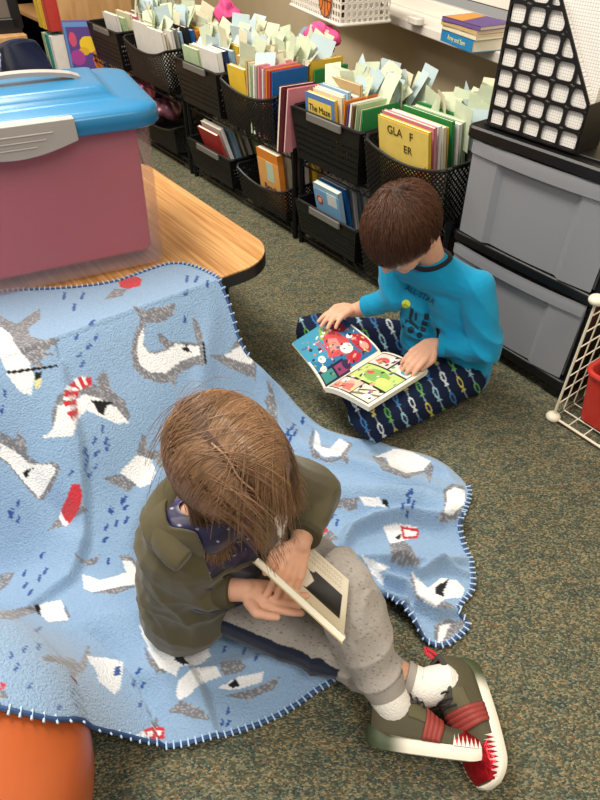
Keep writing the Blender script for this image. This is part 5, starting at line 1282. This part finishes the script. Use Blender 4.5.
col = busy(UV, paint(UV, '#ece6d6', art), 80, 4); rp_ = grid_obj('right_page', P, nu, nv, PRT, cm, col); rp_.location = -CO; slab('right_pages', P, nu, nv, .013, M['paper'], cm, CO)
mb = MB(); mb.tube([s0+Vector((0, 0, -.008)), s1+Vector((0, 0, -.008))], .006, 8); loc_(mb.build('spine', colmat('#8a6a3a'), cm), CO)
# ---------------------------------------------------------------- the child in the olive jacket
GO = J(212, 588, 0); GO.z = 0
girl = thing('person', 'child with brown hair in olive hooded jacket and grey joggers, reading on the blanket', 'person', GO)
hg = J(228, 458, .485); Fg = frame((.62, .26, -.72), (.45, -.30, .75))
pg_ = J(214, 590, .10); cg = J(206, 533, .31); ng = J(210, 505, .405)
sR = J(172, 525, .365); sL = J(276, 478, .375)
eR = J(170, 588, .22); wR = J(245, 590, .245); eL = J(318, 492, .29); wL = J(300, 543, .300)
HL, KL, AL = J(262, 552, .105), J(339, 584, .205), J(392, 704, .075)
HR, KR, AR = J(232, 600, .085), J(330, 650, .070), J(424, 688, .055)
mb = MB(); T = head(mb, hg, Fg, .96)
mb.cone(ng+Vector((-.005, 0, -.02)), .032, hg+Fg @ Vector((0, -.035, -.05)), .034)
lat = (sL-sR).normalized(); fw = Vector((lat.y, -lat.x, 0)).normalized(); 
if fw.x < 0: fw = -fw
for q in (-1, 1): mb.cone(pg_+lat*q*.04, .062, cg+lat*q*.03, .052)
mb.cone(ng+Vector((0, 0, -.03)), .038, sR, .030); mb.cone(ng+Vector((0, 0, -.03)), .038, sL, .030)
for a, b_, c_ in ((sR, eR, wR), (sL, eL, wL)): mb.cone(a, .030, b_, .025); mb.cone(b_, .025, c_, .0175)
# right hand cups the book from the left, left hand reaches over onto the page
hand(mb, wR, J(294, 600, .235)-wR, Vector((.3, .25, 1)), L=.108, curl=(.10, .12, .16, .22), thumb=1, spread=.03, topen=.75, tcurl=.15)
hand(mb, wL, J(286, 590, .255)-wL, Vector((-.5, -.25, -.75)), L=.108, curl=(.18, .15, .2, .3), thumb=-1, spread=.10, topen=.7, tcurl=.2)
for a, b_, c_ in ((HL, KL, AL), (HR, KR, AR)):
    m_ = b_.lerp(c_, .35); mb.cone(a, .056, b_, .040); mb.cone(b_, .038, m_, .037); mb.cone(m_, .037, c_, .024)
# feet inside the shoes
def shoe_frame(toe, down): 
    y = Vector(toe).normalized(); z = -(Vector(down)-y*Vector(down).dot(y)).normalized(); x = y.cross(z); return Matrix((x, y, z)).transposed()
h1, t1 = J(367, 744, .040), J(480, 758, .036); S1 = shoe_frame(t1-h1, (.75, -.62, -.50))
h2, t2 = J(467, 663, .040), J(490, 759, .036); S2 = shoe_frame(t2-h2, (.36, .90, -.50))
for (h_, S_, A_) in ((h1, S1, AL), (h2, S2, AR)):
    q = Vector(h_)+S_ @ Vector((0, .045, .055)); mb.cone(A_, .024, q, .026); mb.cone(q, .024, Vector(h_)+S_ @ Vector((0, .115, .028)), .013); mb.cone(q, .022, Vector(h_)+S_ @ Vector((0, .032, .034)), .018)
loc_(remesh_obj(mb, 'body', SKIN, girl, .0024, 2), GO)
shifted(GO, face_parts, T, Fg, .96, girl)
# purple starry top
mb = MB()
for q in (-1, 1): mb.cone(pg_+lat*q*.04+Vector((0, 0, .02)), .074, cg+lat*q*.032+fw*.006, .064)
mb.cone(ng+Vector((0, 0, -.035)), .048, sR, .036); mb.cone(ng+Vector((0, 0, -.035)), .048, sL, .036)
def topcols(P, N):
    c = np.tile(srgb('#1f1b45'), (len(P), 1)); n_ = vnoise(P, 30, 31); c[n_ > .25] = srgb('#3a2a72'); c[n_ > .55] = srgb('#5a4a9a'); r = np.random.default_rng(2); c[r.random(len(P)) < .006] = srgb('#c9c6e6'); return c
loc_(remesh_obj(mb, 'top', mat('satin_top', '#2a2358', .35, attr='Col', spec=.6, sheen=.2), girl, .0034, 3, disp=folds([(cg+fw*.05+Vector((0, 0, -.08)), .12, (.3, .8, .6), 110, .005)]), cols=topcols, cut=lambda P: (P[:,2] > ng.z+.002)), GO)
# olive jacket
olive = mat('olive_fleece', '#554f39', .9, bump=.25, bscale=700, vary=.05, vscale=25, sheen=.25, spec=.15)
mb = MB()
for q in (-1, 1):
    mb.cone(pg_+lat*q*.052-fw*.005+Vector((0, 0, -.01)), .088, pg_+lat*q*.047+Vector((0, 0, .07)), .082); mb.cone(pg_+lat*q*.047+Vector((0, 0, .06)), .084, cg+lat*q*.036, .076)
mb.cone(ng+Vector((0, 0, -.04)), .056, sR, .046); mb.cone(ng+Vector((0, 0, -.04)), .056, sL, .046)
mb.cone(sR, .048, eR, .044); mb.cone(eR, .044, eR+(wR-eR)*.45, .037); mb.cone(eR+(wR-eR)*.45, .036, eR+(wR-eR)*.80, .028)
mb.cone(sL, .048, eL, .043); mb.cone(eL, .042, eL+(wL-eL)*.5, .036); mb.cone(eL+(wL-eL)*.4, .036, eL+(wL-eL)*.86, .028)
fj = folds([(sR, .08, (.5, .5, .7), 110, .005), (eR, .08, (.4, .9, .3), 120, .007), (eL, .07, (.6, .3, .8), 130, .006), (sL, .06, (.5, .5, .7), 110, .004), (pg_+Vector((-.02, -.06, .08)), .12, (.2, .3, 1), 85, .006)], .002)
def cutj(P):
    q = P-np.array(cg); f_ = q@np.array(fw); l_ = q@np.array(lat); z = P[:,2]
    k = (f_ > .028) & (l_ > -.022+.07*np.clip(cg.z-z, 0, .2)) & (l_ < .062) & (z > .04) 
    # keep sleeves
    for e_, w_, s_ in ((eR, wR, sR), (eL, wL, sL)):
        for a, b_ in ((s_, e_), (e_, w_)):
            a_ = np.array(a); d = np.array(b_)-a_; L2 = d@d; t_ = np.clip(((P-a_)@d)/L2, 0, 1); k &= np.linalg.norm(P-a_-t_[:,None]*d, axis=1) > .055
    for w_, e_, fr in ((wR, eR, .80), (wL, eL, .86)):
        t_ = np.array((w_-e_).normalized()); al = (P-np.array(e_))@t_; pr = np.linalg.norm(P-np.array(e_)-al[:,None]*t_, axis=1); k |= (al > (w_-e_).length*fr) & (al < (w_-e_).length*1.3) & (pr < .042)
    qn = P-np.array(ng); k |= (qn[:,2] > -.006+.0*qn[:,0]) & (np.linalg.norm(qn[:,:2], axis=1) < .062)
    return k | (z < .034)
jk = loc_(remesh_obj(mb, 'jacket', olive, girl, .0036, 3, disp=fj, cut=cutj, solid=.004), GO)
rib_ = mat('olive_ribbing', '#49432f', .9, bump=.5, bscale=300)
cuff(eR, wR, .82, .0300, rib_, girl, GO, .022); cuff(eL, wL, .88, .0300, rib_, girl, GO, .022)
# hood lying behind the neck
back = -fw; pts = []; rr = []
for i, a in enumerate(np.linspace(-2.15, 2.15, 25)):
    d = back*math.cos(a)+lat*math.sin(a); pts.append(ng+d*(.072)+Vector((0, 0, -.015-.030*abs(a/2.15)**2.2))-fw*.0); rr.append(.026*math.cos(a/2.15*1.3)**.5+.004)
mb = MB(); mb.tube(pts, rr, 14); loc_(remesh_obj(mb, 'hood', olive, girl, .0035, 3, disp=folds([(ng+back*.07, .09, (.3, 1, .2), 90, .004)])), GO)
mb = MB(); mb.tube([ng+(back*math.cos(a)+lat*math.sin(a))*.052+Vector((0, 0, -.012-.03*abs(a/2.1)**2.2)) for a in np.linspace(-1.9, 1.9, 21)], .016, 10); loc_(mb.build('hood_lining', mat('grey_marl_lining', '#5b5960', .9, vary=.2, vscale=200), girl, smooth=True), GO)
JB = bvh_of(jk)
zp = J(213, 588, .10); mb = MB(); mb.rbox((0, 0, 0), (.006, .004, .018), .002); o = mb.build('zip_pull', M['ink'], girl); o.location = J(212, 600, .12)-GO
# joggers
def jog(P, N):
    r = np.random.default_rng(12); c = np.tile(srgb('#a39d96'), (len(P), 1)); s_ = r.random(len(P)); c *= (1+r.normal(0, .05, (len(P), 1)))
    nn = vnoise(P*np.array([1, 1, 2.0]), 620, 3)+vnoise(P, 900, 4)*.6; c[nn > 1.15] = srgb('#77716c')
    # navy stripe down the outer seam of the lower leg
    pl = [HR, KR, AR]
    a = np.array(HR); b_ = np.array(KR); d = b_-a; t_ = ((P-a)@d)/(d@d); q = P-a-np.clip(t_, 0, 1)[:,None]*d; side = q@np.array([.42, -.80, .0]); m_ = (t_ > -.4) & (t_ < 1.15) & (side > .030) & (q[:,2] < .030) & (q[:,2] > -.045)
    c[m_] = srgb('#1c2438'); return c
jm = mat('grey_marl_jersey', '#a39d96', .92, attr='Col', bump=.3, bscale=600, sheen=.2, spec=.12)
mb = MB()
for a, b_, c_ in ((HL, KL, AL), (HR, KR, AR)):
    m_ = b_.lerp(c_, .4); e = b_.lerp(c_, .86); k_ = .84 if b_ is KR else 1
    mb.cone(a, .076*k_, b_, .058*k_); mb.cone(b_, .057*k_, m_, .053*k_); mb.cone(m_, .053*k_, e, .036*k_)
mb.cone(HR+Vector((-.02, 0, 0)), .066, HL, .070)
jf_ = folds([(KL, .09, (.9, .3, .5), 100, .007), (KR, .08, (.9, .5, .2), 100, .005), (AL, .10, (.6, .1, -.8), 130, .006), (AR, .08, (.8, .6, -.2), 130, .005), (HL, .08, (.6, .8, .2), 90, .006)], .002)
def jd(P, N): P = jf_(P, N); P[:,2] = np.maximum(P[:,2], .014); return P
loc_(remesh_obj(mb, 'joggers', jm, girl, .0030, 3, disp=jd, cols=jog), GO)
for a, c_ in ((KL, AL), (KR, AR)):
    k_ = 1 if c_ is AL else .88
    e0, e1 = a.lerp(c_, .80), a.lerp(c_, .92); mb = MB(); mb.tube([e0.lerp(e1, t) for t in np.linspace(0, 1, 8)], [(.040-.004*t)*k_ for t in range(0, 8)] if 0 else [(.0385-.0035*t/7*2)*k_ for t in range(8)], 20); loc_(mb.build('cuff', mat('grey_marl_rib', '#a39d96', .92, bump=.4, bscale=500), girl, smooth=True), GO)
# socks and shoes
def rib_mat():
    return mat('white_sock', '#e6e2da', .9, bump=.6, bscale=350)
shoe_up = mat('olive_knit', '#4c4733', .8, bump=.3, bscale=800); strapm = mat('red_strap', '#8e3630', .6, bump=.3, bscale=500)
redm = mat('red_foil', '#b5202c', .22, .75, vary=.3, vscale=80, bump=.3, bscale=150); solem = mat('sole_foam', '#e4dece', .5, attr='Col'); dk = mat('dark_binding', '#3a3733', .8); toothm = mat('white_teeth', '#eee8e0', .5)
def make_shoe(h_, S_, A_, K_, flip):
    org = Vector(h_)
    def G(x, y, z): return org+S_ @ Vector((x, y, z))
    Ls = .192
    def hw(y): u = y/Ls; return (.0285+.0075*math.sin(PI*min(1, max(0, (u-.15)/.95)))) * (1-max(0, (u-.80)/.20)**2.2*.75)**.5 * (1-max(0, (.16-u)/.16)**2*.80)**.5
    def top(y): u = y/Ls; return .076 if u < .12 else .074-.036*sstep(.30, .72, u)-.012*sstep(.72, 1.0, u)-.004*math.sin(PI*min(1, u/.3))
    NY, NA = 60, 28
    def surf(y, a, off=0, z0=.016):   # a from 0 (medial sole edge) over the top to pi
        w_ = hw(y)+off; t_ = top(y)-z0+off; c = math.cos(a); s_ = math.sin(a); n_ = .72
        return G(w_*math.copysign(abs(c)**n_, c)*(1-.25*(s_**2)*sstep(.6, 1, s_)), y, z0+t_*abs(s_)**.8)
    ys = [(.0035+(Ls-.006)*j/NY) for j in range(NY+1)]
    mb = MB(); vs = []; fs = []
    def opening(y, a): u = y/Ls; return u < .42 and u > .03 and abs(a-PI/2) < .62*math.sin(PI*min(1, max(0, (u+.06)/.50)))**.5
    for y in ys:
        for k in range(NA+1): vs.append(surf(y, PI*k/NA))
    for j in range(NY):
        for k in range(NA):
            if opening((ys[j]+ys[j+1])/2, PI*(k+.5)/NA): continue
            fs.append((j*(NA+1)+k, j*(NA+1)+k+1, (j+1)*(NA+1)+k+1, (j+1)*(NA+1)+k))
    fs.append(tuple(range(NA+1))); fs.append(tuple(NY*(NA+1)+k for k in range(NA, -1, -1)))
    mb.add(vs, fs); sh_ = thing('shoe', None, None); sh_.parent = girl; sh_['label'] = 'olive and red slip-on sneaker with a toothy red toe'
    o = loc_(mb.build('upper', shoe_up, sh_, smooth=True), GO); md = o.modifiers.new('s', 'SOLIDIFY'); md.thickness = .003
    mb = MB(); pts = []
    for k in range(33):
        tq_ = k/32; 
        # rim of the opening
        if tq_ <= .5: y = .03*Ls+(.39*Ls)*(tq_*2); sgn = 1
        else: y = .03*Ls+(.39*Ls)*(2-tq_*2); sgn = -1
        u = y/Ls; hwid = .62*math.sin(PI*min(1, max(0, (u+.06)/.50)))**.5 if u < .42 else .1
        pts.append(surf(y, PI/2+sgn*hwid, .001))
    pts = pts[:-1]; mb.tube(pts, .0042, 8, closed=True); loc_(mb.build('collar', dk, sh_, smooth=True), GO)
    # sole
    mb = MB(); vs = []; cl_ = []; NS = 40; per = []
    loop = [(hw(y)+.004, y) for y in np.linspace(.001, Ls, NS)]; loop = [(0, -.004)]+[(w_, y) for w_, y in loop]+[(0, Ls+.005)]+[(-w_, y) for w_, y in reversed(loop)]
    n_ = len(loop); rings = []
    for z, ins, in ((-.003, .006), (-.001, .001), (.006, 0), (.015, .0005), (.018, .003)):
        for x, y in loop:
            u = y/Ls; sp = .010*max(0, (u-.8)/.2)**2+.004*max(0, (.1-u)/.1); zz = z+sp*(1 if z < .01 else .55)+(.010*max(0, (.16-u)/.16) if z > .01 else 0)
            kx = 1-ins/.035; vs.append(G(x*kx, (y-Ls/2)*(1-ins/.1)+Ls/2, zz))
            g_ = sstep(.34, .16, u) if 0 else (1-sstep(.14, .34, u)); cA = np.array(srgb('#e4dece')); cB = np.array(srgb('#3f4a30')); cl_.append(cA*(1-g_)+cB*g_)
    fs = []
    for r_ in range(4):
        for i in range(n_): fs.append((r_*n_+i, r_*n_+(i+1) % n_, (r_+1)*n_+(i+1) % n_, (r_+1)*n_+i))
    fs += [tuple(range(n_-1, -1, -1)), tuple(range(4*n_, 5*n_))]
    mb.add(vs, fs); o = mb.build('sole', solem, sh_, smooth=True); set_colors(o.data, np.array(cl_)); loc_(o, GO)
    # strap with ridges, toe cap, teeth
    def patch(name, y0f, y1f, a0, a1, off, m, nn=24, ridg=0):
        mb = MB(); vs = []; fs = []; na = 30
        for j in range(nn+1):
            for k in range(na+1):
                a = a0+(a1-a0)*k/na; y = y0f(a)+(y1f(a)-y0f(a))*j/nn; vs.append(surf(y, a, off+(ridg*abs(math.sin(j/nn*PI*4)))))
        for j in range(nn):
            for k in range(na): fs.append((j*(na+1)+k, j*(na+1)+k+1, (j+1)*(na+1)+k+1, (j+1)*(na+1)+k))
        mb.add(vs, fs); o = mb.build(name, m, sh_, smooth=True); md = o.modifiers.new('s', 'SOLIDIFY'); md.thickness = .0015; return loc_(o, GO)
    patch('strap', lambda a: .080+.012*math.sin(a), lambda a: .108+.012*math.sin(a), .04, PI-.04, .0026, strapm, ridg=.0016)
    patch('tongue_panel', lambda a: .060, lambda a: .080+.012*math.sin(a), .5, PI-.5, .0016, mat('olive_light', '#565138', .8))
    patch('toe_cap', lambda a: .130+.026*math.sin(a)**2, lambda a: Ls-.004, .03, PI-.03, .0020, redm)
    for side in (0, 1):
        mb = MB()
        for i in range(9):
            y = .128+.0066*i; a0 = .04; a1 = .62+.12*(i % 2)
            A0 = (lambda a: a) if side == 0 else (lambda a: PI-a)
            p0, p1, p2 = surf(y, A0(a0), .0034), surf(y+.0064, A0(a0), .0034), surf(y+.003, A0(a1), .0036)
            mid = surf(y+.003, A0((a0+a1)/2), .0048)
            mb.add([p0, p1, p2, mid], [(0, 1, 3), (1, 2, 3), (2, 0, 3)])
        o = mb.build('teeth', toothm, sh_); loc_(o, GO)
    mb = MB(); mb.tube([G(0, .004, .062), G(0, -.006, .074), G(0, -.010, .088), G(0, -.002, .090), G(0, .004, .076)], .0035, 8); loc_(mb.build('pull_tab', mat('red_webbing', '#c42838', .6), sh_, smooth=True), GO)
    mb = MB()
    for i in range(3): mb.tube([surf(.066+.010*i, PI/2+t, .004+.002*math.cos(t)) for t in np.linspace(-.5, .5, 9)], .0018, 6)
    loc_(mb.build('laces', M['ink'], sh_, smooth=True), GO)
    q = G(0, .042, .058); q2 = G(0, .045, .035); mb = MB(); n = 10
    P_ = [K_.lerp(A_, .88), A_, q, q2]; mb.tube([P_[0], P_[0].lerp(P_[1], .5), P_[1], P_[1].lerp(q, .5), q, q2], [.031, .031, .031, .031, .030, .024], 20); loc_(mb.build('sock', rib_mat(), girl, smooth=True), GO)
make_shoe(h1, S1, AL, KL, 1); make_shoe(h2, S2, AR, KR, -1)
# hair: centre parting, long strands hanging forward
Fn = np.array(Fg); cgh = np.array(hg+Fg @ Vector((0, -.008, .016))); Rg = np.array([.0725, .0865, .076])
def okg(q):
    y = q[:,1]/.0865; return q[:,2] > np.where(y > .6, .018, np.where(y > 0, -.028, -.052))
hcap('hair_cap', cgh, Fn, Rg+.001, okg, mat('hair_base_brown', '#4a3020', .6), girl, GO, srgb('#4e3526'))
rg = np.random.default_rng(15); nS = 5200
# parting runs front to back, then the crown
yy = rg.uniform(-.60, .93, nS); sd = rg.choice([-1., 1.], nS)
th_ = np.arcsin(np.clip(yy, -1, 1)); x_ = .004+sd*.0038
qz = np.sqrt(np.clip(1-yy**2-(x_/Rg[0])**2, 0, 1))*Rg[2]; q = np.stack([x_, yy*Rg[1], qz], 1)
# extra roots spread over the sides and the back of the skull
q2, _ = scalp(4300, cgh, Fn, Rg, lambda q: okg(q-np.array([0, 0, .012])) & (q[:,1] < .012), 16); q = np.vstack([q, q2]); sd = np.concatenate([sd, np.sign(q2[:,0]+.0001)])
root = cgh+q@Fn.T
d_ = np.stack([sd*1.0, -.10-.75*np.clip(-q[:,1]/Rg[1], 0, 1)+.12*np.clip(q[:,1]/Rg[1], 0, 1), np.zeros(len(q))], 1); nr = q/Rg**2; nr /= np.linalg.norm(nr, axis=1)[:,None]; d_ -= nr*(d_*nr).sum(1)[:,None]; d_ += rg.normal(0, .06, d_.shape); d_ /= np.linalg.norm(d_, axis=1)[:,None]
offs = rg.uniform(.001, .008, len(q))
sph = [(tuple(cg+lat*q_*.03-fw*.012), .080) for q_ in (-1, 1)]+[(tuple(sR), .054), (tuple(sL), .054)]
ns = 31
pg2 = grow(cgh, Fn, Rg, root, d_@Fn.T, ns, .0088, .10, offs, .84, .024, 17, sph, hug=13)
keep_n = np.where(q[:,1] < -.02, rg.integers(12, 18, len(q)), rg.integers(22, ns+1, len(q)))
paths = [pg2[i, :keep_n[i]] for i in range(len(q))]
tone = np.clip(rg.normal(1.0, .22, len(q)), .45, 1.7); base = np.array(srgb('#8d6c50')); cl_ = base[None]*tone[:,None]
o = strands('hair', paths, .00075, HAIRM, girl, cl_); o.location = -GO
# ---------------------------------------------------------------- the novel in the olive jacketed child's hands
mb = MB(); pts = []
for y in np.linspace(-.45, .90, 24): z = math.sqrt(max(0, 1-y*y-.003))*(Rg[2]+.0012); pts.append(cgh+Fn@np.array([.004+.002*math.sin(9*y), y*(Rg[1]+.002), z]))
mb.tube(pts, .0013, 8); o = mb.build('parting', mat('scalp_skin', '#c4997a', .6), girl, smooth=True); o.location = -GO
nv_ = thing('paperback_novel', 'cream-paged novel with dark illustrations held open by the child in the olive jacket', 'book', (-.43, .32, .14)); NO = Vector((-.43, .32, .14))
dc = (EYE-J(300, 600, .2)).normalized()
F0, F1 = J(256, 560, .325), J(344, 640, .275); g0, g1 = F0-dc*.085+Vector((.004, .004, 0)), F1-dc*.085+Vector((.004, .004, 0))
c0, c1 = J(290, 528, .272), J(349, 580, .262)
nu, nv = 110, 90
P, UV = page_grid(g0, g1, c0, c1, nu, nv, .008)
art = [('r','#2a2622',.10,.18,.93,.62),('p','#cfc6b2',[(.10,.42),(.38,.62),(.55,.45),(.62,.30),(.45,.18),(.10,.18)]),('p','#8f8778',[(.12,.3),(.3,.5),(.42,.4),(.3,.2)]),('e','#d9d0bc',.34,.64,.10,.07),('e','#cfc6b2',.48,.60,.06,.05),('e','#d9d0bc',.22,.66,.06,.06),('p','#1d1a18',[(.5,.2),(.93,.25),(.93,.6),(.7,.62),(.58,.5)]),('r','#d8cfb8',.93,.02,.97,.95)]
col = paint(UV, '#d6ccb4', art)
for i in range(14):
    m_ = (np.abs(UV[:,1]-(.70+.018*i)) < .003) & (UV[:,0] > .12) & (UV[:,0] < .9) & (np.sin(UV[:,0]*160+i*7) > -.6); col[m_] = srgb('#8f887a')
pp_ = grid_obj('right_page', P, nu, nv, PRT, nv_, col); pp_.location = -NO; slab('right_pages', P, nu, nv, .008, M['paper'], nv_, NO)
n_ = (F1-F0).cross(dc).normalized()
if n_.z < 0 and 0: n_ = -n_
def slab2(name, a, b_, c, d, th, nrm, m):
    vs = [p+nrm*s*th/2 for s in (-1, 1) for p in (a, b_, c, d)]; mb = MB(); mb.add(vs, [(3,2,1,0),(4,5,6,7),(0,1,5,4),(1,2,6,5),(2,3,7,6),(3,0,4,7)]); o = mb.build(name, m, nv_, bevel=.0008); return loc_(o, NO)
slab2('left_pages', F0, F1, g1, g0, .0085, n_, M['paper']); sgn_ = -1 if n_.x*(-1)+n_.y*(-1) < 0 else 1
out_n = n_ if (n_.dot(Vector((-.5, -.8, 0))) > 0) else -n_
ea = (F0-F1).normalized()*.002
slab2('cover', F0+out_n*.0052+ea+dc*.002, F1+out_n*.0052-ea+dc*.002, g1+out_n*.0052-ea, g0+out_n*.0052+ea, .0012, n_, colmat('#cdbb8a'))
bc = [g0-Vector((0, 0, .0105)), g1-Vector((0, 0, .0105)), c1-Vector((0, 0, .0105))+(c1-g1).normalized()*.003, c0-Vector((0, 0, .0105))+(c0-g0).normalized()*.003]
slab2('cover', bc[0], bc[1], bc[2], bc[3], .0012, Vector((0, 0, 1)), colmat('#e0d8c4'))
for o in list(bpy.data.objects):
    l = o.get('label')
    if l and len(l.split()) > 16: o['label'] = l.replace(', right end of the back row in the fourth upper basket', ' at the back right of the fourth upper basket').replace(' of the front row in the fourth upper basket', ' of fourth upper basket').replace('of the front row ', '').replace('from the front of', 'in').replace('the left in the', 'left in')
